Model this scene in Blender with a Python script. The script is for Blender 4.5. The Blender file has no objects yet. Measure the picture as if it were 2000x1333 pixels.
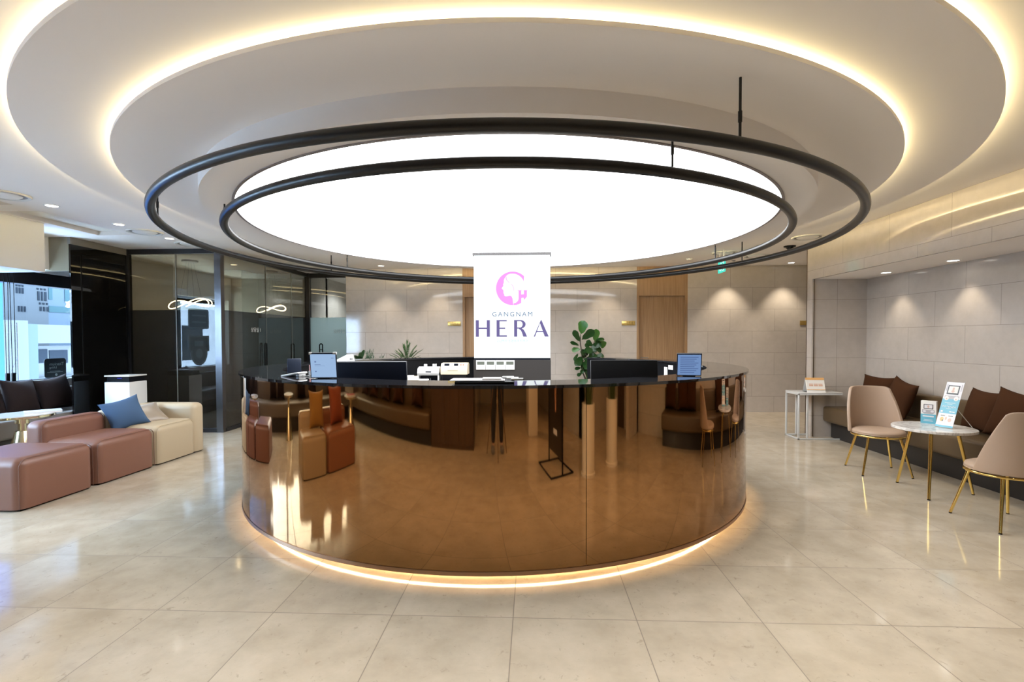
import bpy, bmesh, math, random
from mathutils import Vector, Matrix
from mathutils.geometry import tessellate_polygon
random.seed(7)
PI = math.pi
S = bpy.context.scene
COL = S.collection

# ------------------------------------------------------------------ camera
cd = bpy.data.cameras.new('camera')
cam = bpy.data.objects.new('camera', cd)
COL.objects.link(cam)
S.camera = cam
cd.sensor_fit = 'HORIZONTAL'; cd.sensor_width = 36.0
cd.lens = 968.06 / 2000 * 36.0
cd.shift_y = 0.0092
cd.clip_start = 0.05; cd.clip_end = 200
pitch, roll, yaw = -0.02444, -0.00284, 0.04285
fw = Vector((-math.sin(yaw) * math.cos(pitch), math.cos(yaw) * math.cos(pitch), math.sin(pitch)))
rt = Vector((math.cos(yaw), math.sin(yaw), 0)); up = rt.cross(fw)
r2 = rt * math.cos(roll) + up * math.sin(roll)
u2 = -rt * math.sin(roll) + up * math.cos(roll)
mw = Matrix((r2, u2, -fw)).transposed().to_4x4()
mw.translation = Vector((0, 0, 1.37))
cam.matrix_world = mw

# ------------------------------------------------------------------ world, exposure
W = bpy.data.worlds.new('sky'); S.world = W
W.use_nodes = True
bg = W.node_tree.nodes['Background']
bg.inputs[0].default_value = (0.58, 0.775, 1.0, 1)
bg.inputs[1].default_value = 29.0
S.view_settings.view_transform = 'Standard'
S.view_settings.look = 'None'
S.view_settings.gamma = 1.0
S.view_settings.use_curve_mapping = False
S.view_settings.exposure = 0.30
S.cycles.caustics_reflective = False
S.cycles.caustics_refractive = False
S.cycles.sample_clamp_indirect = 6.0
S.cycles.max_bounces = 10
S.cycles.transparent_max_bounces = 12
S.cycles.use_denoising = True

PANEL_L = 6.2       # radiance of the big round ceiling light
COVE_L = 27.0        # warm strips behind the ceiling discs
KICK_L = 48.0       # warm strip under the counter
SPOT_W = 38.0        # one downlight
WARM = (1.0, 0.80, 0.42)

# ------------------------------------------------------------------ materials
MATS = {}
def mat(name, col=(.8, .8, .8), rough=.5, metal=0., spec=.5, emit=None, es=0., coat=0., sheen=0.):
    if name in MATS: return MATS[name]
    m = bpy.data.materials.new(name); m.use_nodes = True
    p = m.node_tree.nodes['Principled BSDF']
    p.inputs['Base Color'].default_value = (*col, 1)
    p.inputs['Roughness'].default_value = rough
    p.inputs['Metallic'].default_value = metal
    p.inputs['Specular IOR Level'].default_value = spec
    if coat: p.inputs['Coat Weight'].default_value = coat; p.inputs['Coat Roughness'].default_value = .05
    if sheen: p.inputs['Sheen Weight'].default_value = sheen; p.inputs['Sheen Roughness'].default_value = .4
    if emit:
        p.inputs['Emission Color'].default_value = (*emit, 1); p.inputs['Emission Strength'].default_value = es
    MATS[name] = m
    return m
def nodes(m): return m.node_tree.nodes, m.node_tree.links, m.node_tree.nodes['Principled BSDF']
def emitter(name, col, s):
    if name in MATS: return MATS[name]
    m = bpy.data.materials.new(name); m.use_nodes = True
    n, l = m.node_tree.nodes, m.node_tree.links
    n.remove(n['Principled BSDF'])
    e = n.new('ShaderNodeEmission'); e.inputs[0].default_value = (*col, 1); e.inputs[1].default_value = s
    l.new(e.outputs[0], n['Material Output'].inputs[0]); MATS[name] = m
    return m
def mnode(n, l, op, a, b=None, c=None):
    q = n.new('ShaderNodeMath'); q.operation = op
    for i, v in enumerate((a, b, c)):
        if v is None: continue
        if isinstance(v, (int, float)): q.inputs[i].default_value = v
        else: l.new(v, q.inputs[i])
    return q.outputs[0]
def tile_mat(name, axis, u0, w, h, v0, base, dark, grout, running=True, rough=.12, half=.0016, nscale=7., vaxis=2, var=.05, specks=False):
    """stone tiles cut by thin joints; axis / vaxis pick the two world axes the tiles lie in"""
    m = mat(name, base, rough); n, l, p = nodes(m)
    g = n.new('ShaderNodeNewGeometry'); sep = n.new('ShaderNodeSeparateXYZ'); l.new(g.outputs['Position'], sep.inputs[0])
    U, V = sep.outputs[axis], sep.outputs[vaxis]
    v = mnode(n, l, 'DIVIDE', mnode(n, l, 'SUBTRACT', V, v0), h)
    vi = mnode(n, l, 'FLOOR', v)
    u = mnode(n, l, 'DIVIDE', mnode(n, l, 'SUBTRACT', U, u0), w)
    if running:
        u = mnode(n, l, 'ADD', u, mnode(n, l, 'MULTIPLY', mnode(n, l, 'PINGPONG', vi, 1.0), .5))
    ui = mnode(n, l, 'FLOOR', u)
    def dist(t, size):
        fr = mnode(n, l, 'FRACT', t)
        return mnode(n, l, 'MULTIPLY', mnode(n, l, 'MINIMUM', fr, mnode(n, l, 'SUBTRACT', 1.0, fr)), size)
    d = mnode(n, l, 'MINIMUM', dist(u, w), dist(v, h))
    joint = mnode(n, l, 'LESS_THAN', d, half)
    cmb = n.new('ShaderNodeCombineXYZ'); l.new(ui, cmb.inputs[0]); l.new(vi, cmb.inputs[1])
    wn = n.new('ShaderNodeTexWhiteNoise'); l.new(cmb.outputs[0], wn.inputs[0])
    off = n.new('ShaderNodeVectorMath'); off.operation = 'MULTIPLY_ADD'
    l.new(wn.outputs['Color'], off.inputs[0]); off.inputs[1].default_value = (9, 9, 9); l.new(g.outputs['Position'], off.inputs[2])
    nz = n.new('ShaderNodeTexNoise'); nz.inputs['Scale'].default_value = nscale; nz.inputs['Detail'].default_value = 7; nz.inputs['Roughness'].default_value = .62
    l.new(off.outputs[0], nz.inputs['Vector'])
    r = n.new('ShaderNodeValToRGB'); r.color_ramp.elements[0].position = .32; r.color_ramp.elements[1].position = .68
    r.color_ramp.elements[0].color = (*dark, 1); r.color_ramp.elements[1].color = (*base, 1)
    l.new(nz.outputs[0], r.inputs[0])
    hsv = n.new('ShaderNodeHueSaturation'); l.new(r.outputs[0], hsv.inputs['Color'])
    l.new(mnode(n, l, 'ADD', mnode(n, l, 'MULTIPLY', wn.outputs['Value'], 2 * var), 1 - var), hsv.inputs['Value'])
    col = hsv.outputs[0]
    if specks:
        nz2 = n.new('ShaderNodeTexNoise'); nz2.inputs['Scale'].default_value = 26; nz2.inputs['Detail'].default_value = 6; nz2.inputs['Roughness'].default_value = .7
        nz2.inputs['Distortion'].default_value = .8
        l.new(off.outputs[0], nz2.inputs['Vector'])
        r2_ = n.new('ShaderNodeValToRGB'); r2_.color_ramp.elements[0].position = .60; r2_.color_ramp.elements[1].position = .74
        r2_.color_ramp.elements[0].color = (0, 0, 0, 1); r2_.color_ramp.elements[1].color = (.85, .85, .85, 1)
        l.new(nz2.outputs[0], r2_.inputs[0])
        mx = n.new('ShaderNodeMix'); mx.data_type = 'RGBA'; l.new(r2_.outputs[0], mx.inputs[0]); l.new(col, mx.inputs[6]); mx.inputs[7].default_value = (dark[0] * .62, dark[1] * .6, dark[2] * .58, 1)
        col = mx.outputs[2]
    mx = n.new('ShaderNodeMix'); mx.data_type = 'RGBA'; l.new(joint, mx.inputs[0]); l.new(col, mx.inputs[6]); mx.inputs[7].default_value = (*grout, 1)
    l.new(mx.outputs[2], p.inputs['Base Color'])
    l.new(mnode(n, l, 'ADD', mnode(n, l, 'MULTIPLY', joint, .4), rough), p.inputs['Roughness'])
    return m
def grain_mat(name, c0, c1, scale=(60, 60, 2.2), rough=.45):
    m = mat(name, c0, rough); n, l, p = nodes(m)
    g = n.new('ShaderNodeNewGeometry'); mp = n.new('ShaderNodeMapping'); l.new(g.outputs['Position'], mp.inputs[0]); mp.inputs['Scale'].default_value = scale
    nz = n.new('ShaderNodeTexNoise'); nz.inputs['Scale'].default_value = 1.0; nz.inputs['Detail'].default_value = 4; l.new(mp.outputs[0], nz.inputs[0])
    r = n.new('ShaderNodeValToRGB'); r.color_ramp.elements[0].position = .35; r.color_ramp.elements[1].position = .65
    r.color_ramp.elements[0].color = (*c0, 1); r.color_ramp.elements[1].color = (*c1, 1)
    l.new(nz.outputs[0], r.inputs[0]); l.new(r.outputs[0], p.inputs['Base Color'])
    return m
def glass_mat(name, tint, refl=1.0, rough=0.0, ior=1.5, film=None):
    """thin pane: see-through tint + mirror gloss by fresnel; film = (weight, colour) adds a frosted layer"""
    if name in MATS: return MATS[name]
    m = bpy.data.materials.new(name); m.use_nodes = True
    n, l = m.node_tree.nodes, m.node_tree.links
    n.remove(n['Principled BSDF'])
    tr = n.new('ShaderNodeBsdfTransparent'); tr.inputs[0].default_value = (*tint, 1)
    gl = n.new('ShaderNodeBsdfGlossy'); gl.inputs['Roughness'].default_value = rough; gl.inputs[0].default_value = (refl, refl, refl, 1)
    body = tr.outputs[0]
    if film:
        df = n.new('ShaderNodeBsdfDiffuse'); df.inputs[0].default_value = (*film[1], 1)
        tl = n.new('ShaderNodeBsdfTranslucent'); tl.inputs[0].default_value = (*film[1], 1)
        a = n.new('ShaderNodeMixShader'); a.inputs[0].default_value = .5; l.new(df.outputs[0], a.inputs[1]); l.new(tl.outputs[0], a.inputs[2])
        b = n.new('ShaderNodeMixShader'); b.inputs[0].default_value = film[0]; l.new(tr.outputs[0], b.inputs[1]); l.new(a.outputs[0], b.inputs[2])
        body = b.outputs[0]
    fr = n.new('ShaderNodeFresnel'); ge = n.new('ShaderNodeNewGeometry')
    l.new(mnode(n, l, 'ADD', mnode(n, l, 'MULTIPLY', ge.outputs['Backfacing'], 1 / ior - ior), ior), fr.inputs[0])   # same gloss on both faces of the pane
    mx = n.new('ShaderNodeMixShader'); l.new(fr.outputs[0], mx.inputs[0]); l.new(body, mx.inputs[1]); l.new(gl.outputs[0], mx.inputs[2])
    l.new(mx.outputs[0], n['Material Output'].inputs[0]); MATS[name] = m
    return m

FLOOR = tile_mat('floor_marble', 0, -.101, .6, .6, 2.395, (.585, .50, .385), (.47, .395, .295), (.23, .185, .135), running=False, rough=.09, half=.0023, nscale=4.5, vaxis=1, var=.04, specks=True)
TB, TD, TG = (.56, .505, .455), (.51, .46, .41), (.25, .21, .175)
T_BACK = tile_mat('wall_tile_back', 0, .016, .8, .4, .29, TB, TD, TG, rough=.065, half=.0021, nscale=9, var=.02)
T_SIDE = tile_mat('wall_tile_side', 1, .33, .8, .4, .29, TB, TD, TG, rough=.065, half=.0021, nscale=9, var=.02)
T_ALC = tile_mat('wall_tile_alcove', 1, .65, .8, .4, .29, TB, TD, TG, rough=.12, half=.0021, nscale=9, var=.02)
T_END = tile_mat('wall_tile_end', 0, 4.17, .8, .4, .29, TB, TD, TG, running=False, rough=.18, half=.0021, nscale=9, var=.02)
CEIL = mat('ceiling_paint', (.93, .895, .87), .75)
WHITE = mat('white_paint', (.86, .86, .86), .45)
CREAM = mat('cream_paint', (.78, .74, .66), .6)
OLIVE = mat('taupe_panel', (.20, .175, .125), .3)
FRAME = mat('dark_aluminium', (.028, .028, .032), .32, .6)
STEEL = mat('brushed_steel', (.35, .35, .37), .3, 1.0)
BLACKGL = mat('black_back_painted_glass', (.004, .004, .004), .02, spec=.6)
WOOD = grain_mat('oak_veneer', (.30, .175, .085), (.385, .235, .12))
DARKWOOD = grain_mat('dark_walnut', (.055, .032, .02), (.085, .05, .03), rough=.3)
COPPER = mat('copper_mirror', (.375, .20, .083), .035, 1.0)
COPPER2 = mat('copper_strip', (.34, .215, .14), .28, 1.0)
STONE = mat('black_stone', (.016, .016, .018), .035, spec=1.0)
BLACK = mat('matt_black', (.0035, .0035, .004), .5, spec=.12)
INNER = mat('counter_inside', (.005, .005, .006), .4, spec=.2)
GREY = mat('grey_column', (.030, .027, .026), .5, spec=.25)
RINGM = mat('ring_black', (.010, .009, .0085), .33, 0, spec=.35)
GOLD = mat('polished_gold', (.83, .60, .19), .13, 1.0)
BRASS = mat('pale_brass', (.80, .70, .46), .14, 1.0)
PINK = mat('dusty_pink_leather', (.198, .087, .056), .42)
BEIGE = mat('cream_leather', (.455, .36, .24), .42)
BROWNL = mat('tan_leather', (.30, .13, .07), .42)
SEAMP = mat('pink_seam', (.15, .07, .05), .6)
SEAMB = mat('cream_seam', (.40, .32, .20), .6)
TAUPE = mat('taupe_leather', (.42, .30, .215), .42)
BROWN = mat('brown_leatherette', (.098, .063, .031), .4)
KICK = mat('dark_kick', (.022, .019, .018), .45)
GREYBENCH = mat('grey_leatherette', (.15, .125, .105), .38)
VELVET = mat('brown_velvet', (.052, .021, .009), .9, spec=.1)
VELVETG = mat('dark_velvet', (.026, .017, .016), .9, spec=.15)
NAVY = mat('navy_velvet', (.038, .085, .17), .8)
TAUPEC = mat('taupe_satin', (.27, .215, .16), .35, sheen=.3)
ORANGE = mat('rust_velvet', (.30, .07, .025), .8, sheen=.3)
MUSTARD = mat('mustard_velvet', (.36, .19, .04), .8, sheen=.3)
PLASTIC = mat('white_plastic', (.62, .62, .61), .35)
CREAMPL = mat('cream_plastic', (.62, .53, .39), .35)
DARKPL = mat('dark_plastic', (.007, .010, .019), .45, spec=.2)
PAPER = mat('paper', (.82, .80, .76), .6)
POTM = mat('white_ceramic', (.74, .69, .61), .45)
SOIL = mat('soil', (.05, .035, .02), .9)
STEM = mat('plant_stem', (.035, .022, .014), .7)
LEAF1 = mat('fig_leaf', (.011, .046, .009), .28, spec=.3)
LEAF2 = mat('fig_leaf_light', (.045, .15, .02), .3)
PALM = mat('palm_leaf', (.035, .095, .022), .45)
SUCC = mat('succulent_green', (.035, .09, .035), .5)
MARBLE = mat('white_marble', (.76, .73, .69), .15)
def _marble():
    n, l, p = nodes(MARBLE)
    g = n.new('ShaderNodeNewGeometry')
    nz = n.new('ShaderNodeTexNoise'); nz.inputs['Scale'].default_value = 5; nz.inputs['Detail'].default_value = 8; nz.inputs['Distortion'].default_value = 2.2
    l.new(g.outputs['Position'], nz.inputs[0])
    r = n.new('ShaderNodeValToRGB'); cr = r.color_ramp; cr.elements[0].position = .44; cr.elements[1].position = .56
    cr.elements[0].color = (.76, .73, .69, 1); cr.elements[1].color = (.76, .73, .69, 1); e = cr.elements.new(.5); e.color = (.56, .53, .50, 1)
    l.new(nz.outputs[0], r.inputs[0]); l.new(r.outputs[0], p.inputs['Base Color'])
_marble()
GLASS_WIN = glass_mat('window_glass', (.93, .97, 1.0))
GLASS_DARK = glass_mat('smoked_glass', (.50, .455, .36), ior=1.55)
GLASS_FILM = glass_mat('smoked_glass_frosted', (.20, .19, .17), ior=1.55, film=(.20, (.06, .06, .055)))
GLASS_FILM2 = glass_mat('frosted_glass', (.70, .76, .77), ior=1.5, film=(.80, (.42, .53, .56)))
GLASS_CLEAR2 = glass_mat('grey_glass', (.55, .56, .56), ior=1.6)

# ------------------------------------------------------------------ mesh buffer
class B:
    def __init__(s): s.v = []; s.f = []
    def add(s, vs, fs):
        n = len(s.v); s.v += [tuple(v) for v in vs]; s.f += [[i + n for i in f] for f in fs]; return s
    def box(s, x0, x1, y0, y1, z0, z1):
        return s.add([(x0, y0, z0), (x1, y0, z0), (x1, y1, z0), (x0, y1, z0), (x0, y0, z1), (x1, y0, z1), (x1, y1, z1), (x0, y1, z1)],
                     [(0, 3, 2, 1), (4, 5, 6, 7), (0, 1, 5, 4), (1, 2, 6, 5), (2, 3, 7, 6), (3, 0, 4, 7)])
    def rbox(s, x0, x1, y0, y1, z0, z1, r=.01, seg=3, which='all', M=None):
        bm = bmesh.new()
        bmesh.ops.create_cube(bm, size=1)
        for v in bm.verts:
            v.co = Vector(((x0 + x1) / 2 + v.co.x * (x1 - x0), (y0 + y1) / 2 + v.co.y * (y1 - y0), (z0 + z1) / 2 + v.co.z * (z1 - z0)))
        es = []
        for e in bm.edges:
            a, b = e.verts
            vert = abs(a.co.z - b.co.z) > 1e-6
            top = not vert and a.co.z > (z0 + z1) / 2
            if which == 'all' or (which == 'top' and (vert or top)) or (which == 'vert' and vert): es.append(e)
        bmesh.ops.bevel(bm, geom=es, offset=r, segments=seg, profile=.5, affect='EDGES', clamp_overlap=True)
        bm.verts.index_update()
        vs = [(M @ v.co if M else v.co)[:] for v in bm.verts]
        fs = [[v.index for v in f.verts] for f in bm.faces]
        bm.free()
        return s.add(vs, fs)
    def cyl(s, p0, p1, r0, r1=None, n=16):
        r1 = r0 if r1 is None else r1
        p0, p1 = Vector(p0), Vector(p1); d = (p1 - p0).normalized()
        a = d.orthogonal().normalized(); b = d.cross(a)
        vs = []
        for p, r in ((p0, r0), (p1, r1)):
            for i in range(n):
                t = 2 * PI * i / n; vs.append(p + (a * math.cos(t) + b * math.sin(t)) * r)
        fs = [(i, (i + 1) % n, n + (i + 1) % n, n + i) for i in range(n)] + [tuple(range(n))[::-1], tuple(range(n, 2 * n))]
        return s.add(vs, fs)
    def lathe(s, prof, c=(0, 0, 0), n=32):
        vs, fs = [], []; k = len(prof)
        for r, z in prof:
            for i in range(n):
                t = 2 * PI * i / n; vs.append((c[0] + r * math.cos(t), c[1] + r * math.sin(t), c[2] + z))
        for j in range(k - 1):
            for i in range(n):
                i2 = (i + 1) % n; fs.append((j * n + i, j * n + i2, (j + 1) * n + i2, (j + 1) * n + i))
        if prof[0][0] > 1e-5: fs.append(tuple(range(n))[::-1])
        if prof[-1][0] > 1e-5: fs.append(tuple(range((k - 1) * n, k * n)))
        return s.add(vs, fs)
    def tube(s, pts, r, n=8, closed=False):
        P = [Vector(p) for p in pts]; m = len(P); vs, fs = [], []; prev = None
        for i, p in enumerate(P):
            if closed: t = P[(i + 1) % m] - P[i - 1]
            else: t = P[min(i + 1, m - 1)] - P[max(i - 1, 0)]
            t.normalize()
            a = t.orthogonal().normalized() if prev is None else (prev - t * prev.dot(t)).normalized()
            prev = a; b = t.cross(a)
            rr = r[i] if isinstance(r, (list, tuple)) else r
            for k in range(n):
                q = 2 * PI * k / n; vs.append(p + (a * math.cos(q) + b * math.sin(q)) * rr)
        for i in range(m if closed else m - 1):
            j = (i + 1) % m
            for k in range(n):
                k2 = (k + 1) % n; fs.append((i * n + k, i * n + k2, j * n + k2, j * n + k))
        if not closed: fs += [tuple(range(n))[::-1], tuple(range((m - 1) * n, m * n))]
        return s.add(vs, fs)
    def ring(s, c, R, r, z, n=128, k=16):
        vs, fs = [], []
        for i in range(n):
            t = 2 * PI * i / n
            for j in range(k):
                q = 2 * PI * j / k; rr = R + r * math.cos(q)
                vs.append((c[0] + rr * math.cos(t), c[1] + rr * math.sin(t), z + r * math.sin(q)))
        for i in range(n):
            for j in range(k):
                a, b = (i + 1) % n, (j + 1) % k; fs.append((i * k + j, a * k + j, a * k + b, i * k + b))
        return s.add(vs, fs)
    def arc(s, c, r0, r1, z0, z1, a0=0., a1=360., n=128):
        """solid ring sector"""
        full = abs(a1 - a0) >= 359.99
        m = n if full else n + 1; vs, fs = [], []
        for i in range(m):
            t = math.radians(a0 + (a1 - a0) * i / n)
            for r, z in ((r0, z0), (r1, z0), (r1, z1), (r0, z1)): vs.append((c[0] + r * math.cos(t), c[1] + r * math.sin(t), z))
        for i in range(n):
            j = (i + 1) % m
            for k in range(4):
                k2 = (k + 1) % 4; fs.append((i * 4 + k, j * 4 + k, j * 4 + k2, i * 4 + k2))
        if not full: fs += [(0, 1, 2, 3), tuple(n * 4 + q for q in (3, 2, 1, 0))]
        return s.add(vs, fs)
    def disc(s, c, R, z, n=128, up=False):
        vs = [(c[0] + R * math.cos(2 * PI * i / n), c[1] + R * math.sin(2 * PI * i / n), z) for i in range(n)]
        f = tuple(range(n))
        return s.add(vs, [f if up else f[::-1]])
    def band(s, c, R, z0, z1, n=128):
        vs = []
        for i in range(n):
            t = 2 * PI * i / n
            vs += [(c[0] + R * math.cos(t), c[1] + R * math.sin(t), z0), (c[0] + R * math.cos(t), c[1] + R * math.sin(t), z1)]
        return s.add(vs, [(2 * i, 2 * ((i + 1) % n), 2 * ((i + 1) % n) + 1, 2 * i + 1) for i in range(n)])
    def poly(s, pts, o, ux, uy, d=.001):
        """flat outline lifted d along its normal"""
        o, ux, uy = Vector(o), Vector(ux), Vector(uy); nn = ux.cross(uy).normalized()
        front = [o + ux * x + uy * y + nn * d for x, y in pts]; back = [o + ux * x + uy * y for x, y in pts]
        k = len(pts); tri = tessellate_polygon([[Vector((x, y, 0)) for x, y in pts]])
        fs = [tuple(t) for t in tri] + [tuple(k + i for i in t[::-1]) for t in tri] + [(i, (i + 1) % k, k + (i + 1) % k, k + i) for i in range(k)]
        return s.add(front + back, fs)
    def text(s, body, o, ux, uy, height, align='CENTER', spacing=1.0, d=.0008):
        c = bpy.data.curves.new('t', 'FONT'); c.body = body; c.size = height; c.align_x = align; c.space_character = spacing; c.resolution_u = 3
        t = bpy.data.objects.new('t', c); COL.objects.link(t)
        dg = bpy.context.evaluated_depsgraph_get(); me = bpy.data.meshes.new_from_object(t.evaluated_get(dg))
        o, ux, uy = Vector(o), Vector(ux).normalized(), Vector(uy).normalized(); nn = ux.cross(uy)
        s.add([o + ux * v.co.x + uy * v.co.y + nn * d for v in me.vertices], [tuple(p.vertices) for p in me.polygons])
        bpy.data.objects.remove(t); bpy.data.curves.remove(c); bpy.data.meshes.remove(me)
        return s
    def obj(s, name, m, parent=None, smooth=True, ang=38, world=False, sub=0):
        me = bpy.data.meshes.new(name)
        vs = s.v
        if world and parent is not None:
            lx, ly, lz = parent_loc(parent); vs = [(x - lx, y - ly, z - lz) for x, y, z in vs]
        me.from_pydata(vs, [], s.f); me.update()
        bm = bmesh.new(); bm.from_mesh(me); bmesh.ops.recalc_face_normals(bm, faces=bm.faces); bm.to_mesh(me); bm.free()
        if smooth:
            for p in me.polygons: p.use_smooth = True
            me.set_sharp_from_angle(angle=math.radians(ang))
        o = bpy.data.objects.new(name, me); COL.objects.link(o); me.materials.append(m)
        if parent is not None: o.parent = parent
        if sub:
            q = o.modifiers.new('sub', 'SUBSURF'); q.levels = sub; q.render_levels = sub
        return o
def parent_loc(o):
    x = Vector((0, 0, 0))
    while o is not None: x = x + o.location; o = o.parent
    return x
def tag(o, label, cat, group=None, kind=None):
    o['label'] = label; o['category'] = cat
    if group: o['group'] = group
    if kind: o['kind'] = kind
    return o
def thing(name, label, cat, loc=(0, 0, 0), rz=0., group=None):
    o = bpy.data.objects.new(name, None); COL.objects.link(o); o.location = loc; o.rotation_euler = (0, 0, rz); o.empty_display_size = .1
    return tag(o, label, cat, group)
def struct(name, b, m, parent=None, **k):
    o = b.obj(name, m, parent, **k)
    if parent is None: o['kind'] = 'structure'
    return o
def dup(root, loc, rz=0., label=None, group=None):
    r = root.copy(); COL.objects.link(r); r.location = loc; r.rotation_euler = (0, 0, rz)
    if label: r['label'] = label
    if group: r['group'] = group
    for ch in list(root.children):
        c = ch.copy(); COL.objects.link(c); c.parent = r
        for g in list(ch.children):
            d = g.copy(); COL.objects.link(d); d.parent = c
    return r
def spot(parent, loc, watts, angle=75, blend=.6, col=(1, .86, .66), rad=.03):
    ld = bpy.data.lights.new('downlight_beam', 'SPOT'); ld.energy = watts; ld.spot_size = math.radians(angle); ld.spot_blend = blend; ld.color = col; ld.shadow_soft_size = rad
    o = bpy.data.objects.new('downlight_beam', ld); COL.objects.link(o); o.parent = parent; o.location = loc
    return o
CC = (-.2455, 5.1146)       # centre of the round ceiling
KC = (-.363, 5.0)           # centre of the round counter
H = 2.69                    # ceiling

# ================================================================== SETTING
struct('floor', B().box(-7.2, 6.4, -6, 12.6, -.12, 0), FLOOR)
c = B()
SL = [(-5.50, -5.07, 4.90, 6.08), (-5.50, -5.07, 3.30, 4.66), (-5.50, -5.07, 1.6, 3.06)]
def ceil_rect(x0, x1, y0, y1): c.box(x0, x1, y0, y1, H, H + .16)
ceil_rect(-7.2, -5.50, -6, 12.6); ceil_rect(-5.07, 6.4, -6, 12.6)
ys = [-6] + [v for s_ in sorted(SL, key=lambda q: q[2]) for v in s_[2:]] + [12.6]
for i in range(0, len(ys), 2): ceil_rect(-5.50, -5.07, ys[i], ys[i + 1])
struct('ceiling', c, CEIL)
b = B()
for x0, x1, y0, y1 in SL: b.box(x0 - .01, x1 + .01, y0 - .01, y1 + .01, H + .05, H + .08)
struct('ceiling_recess', b, CREAM)
struct('ceiling_outer_disc', B().arc(CC, 2.6, 3.613, 2.63, 2.655, n=192), CEIL, ang=30)
struct('ceiling_inner_disc', B().arc(CC, 2.5, 3.185, 2.585, 2.606, n=192), CEIL, ang=30)
struct('ceiling_drum', B().arc(CC, 2.482, 2.70, 2.46, 2.60, n=192), CEIL, ang=30)
b = B().arc(CC, 2.58, 3.40, 2.655, H + .01, n=96); struct('ceiling_outer_core', b, CEIL)
b = B().arc(CC, 2.58, 3.02, 2.606, 2.632, n=96); struct('ceiling_inner_core', b, CEIL)

# back wall with two veneered door surrounds
BY = 9.286
b = B()
for x0, x1 in ((-3.55, -1.326), (-.397, 1.917), (2.846, 6.3)): b.box(x0, x1, BY, BY + .12, 0, H)
b.box(-3.55, -3.43, BY + .12, 9.95, 0, H)
struct('wall_back', b, T_BACK)
for i, (x0, x1) in enumerate(((-1.326, -.397), (1.917, 2.846))):
    d0, d1 = x0 + .04, x1 - .049
    b = B().box(x0, d0, BY + .004, BY + .13, 0, 2.15).box(d1, x1, BY + .004, BY + .13, 0, 2.15).box(x0, x1, BY + .004, BY + .13, 2.15, H)
    struct('door_%d' % (i + 1), b, WOOD, smooth=False)
    dr = bpy.data.objects['door_%d' % (i + 1)]
    B().box(d0, d1, BY + .075, BY + .12, .005, 2.15).obj('door_leaf', WOOD, dr, smooth=False)
    B().cyl((d0 + .06, BY + .075, 1.0), (d0 + .06, BY + .035, 1.0), .012).cyl((d0 + .06, BY + .035, 1.0), (d0 + .18, BY + .035, 1.0), .009).obj('door_handle', STEEL, dr)
# right wall: pillar, bulkhead and seating alcove
RX, AX, AY = 3.83, 4.567, 6.99
b = B().box(RX, 6.3, AY + .012, AY + .132, 0, H)
struct('wall_end', b, T_END)
b = B().box(RX - .002, RX + .02, AY, AY + .132, 0, H).box(RX - .002, RX + .03, .9, AY, 2.168, H)
struct('wall_right', b, T_SIDE)
struct('wall_alcove', B().box(AX, AX + .12, .9, AY + .012, 0, 2.19), T_ALC)
struct('ceiling_alcove', B().box(RX + .03, AX, .9, AY + .012, 2.17, 2.2), CEIL)
struct('trim_1', B().box(RX + .018, RX + .026, AY - .004, AY + .012, 0, 2.17).box(RX - .004, RX + .004, AY + .128, AY + .14, 0, H), mat('bronze_trim', (.10, .06, .03), .35, .8), smooth=False)
struct('wall_corridor', B().box(6.2, 6.32, 7.1, 9.4, 0, H), T_SIDE)
# behind the camera, seen mirrored in the counter
struct('wall_front', B().box(RX, 4.6, .78, .9, 0, H).box(4.45, 4.57, -.3, .9, 0, H).box(2.67, 4.57, -.42, -.3, 0, H).box(2.67, 2.79, -5, -.3, 0, H).box(-.75, -.63, -5, -1.1, 0, H), T_BACK)
struct('wall_corridor_end', B().box(-.8, 2.9, -5.1, -5, 0, H), CREAM)
struct('wall_bench', B().box(-6.7, -1.9, -1.2, -1.1, 0, H), DARKWOOD)
struct('door_4', B().box(4.43, 4.455, -.05, .28, 0, 2.3).box(4.43, 4.455, .42, .70, 0, 2.3), DARKWOOD, smooth=False)
# left window wall
WX = -6.6
struct('wall_left', B().box(WX - .25, WX, -1.2, 7.4, 0, .79).box(WX - .25, WX, -1.2, 7.4, 2.27, H).box(WX - .25, WX, 7.4, 8.9, 0, H)
       .box(WX - .25, WX, 8.9, 10.5, 0, .79).box(WX - .25, WX, 8.9, 10.5, 2.2, H).box(WX - .25, WX, 10.5, 12.6, 0, H).box(WX - .25, WX, -1.2, -.7, .79, 2.27), WHITE, smooth=False)
struct('trim_2', B().box(WX - .25, WX + .02, -.7, 7.4, .79, .822).box(WX - .25, WX + .02, 8.9, 10.5, .79, .822), mat('stone_sill', (.75, .75, .74), .25), smooth=False)
struct('trim_3', B().box(WX - .02, WX + .004, 6.05, 6.98, .55, .79), CREAM, smooth=False)
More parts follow.
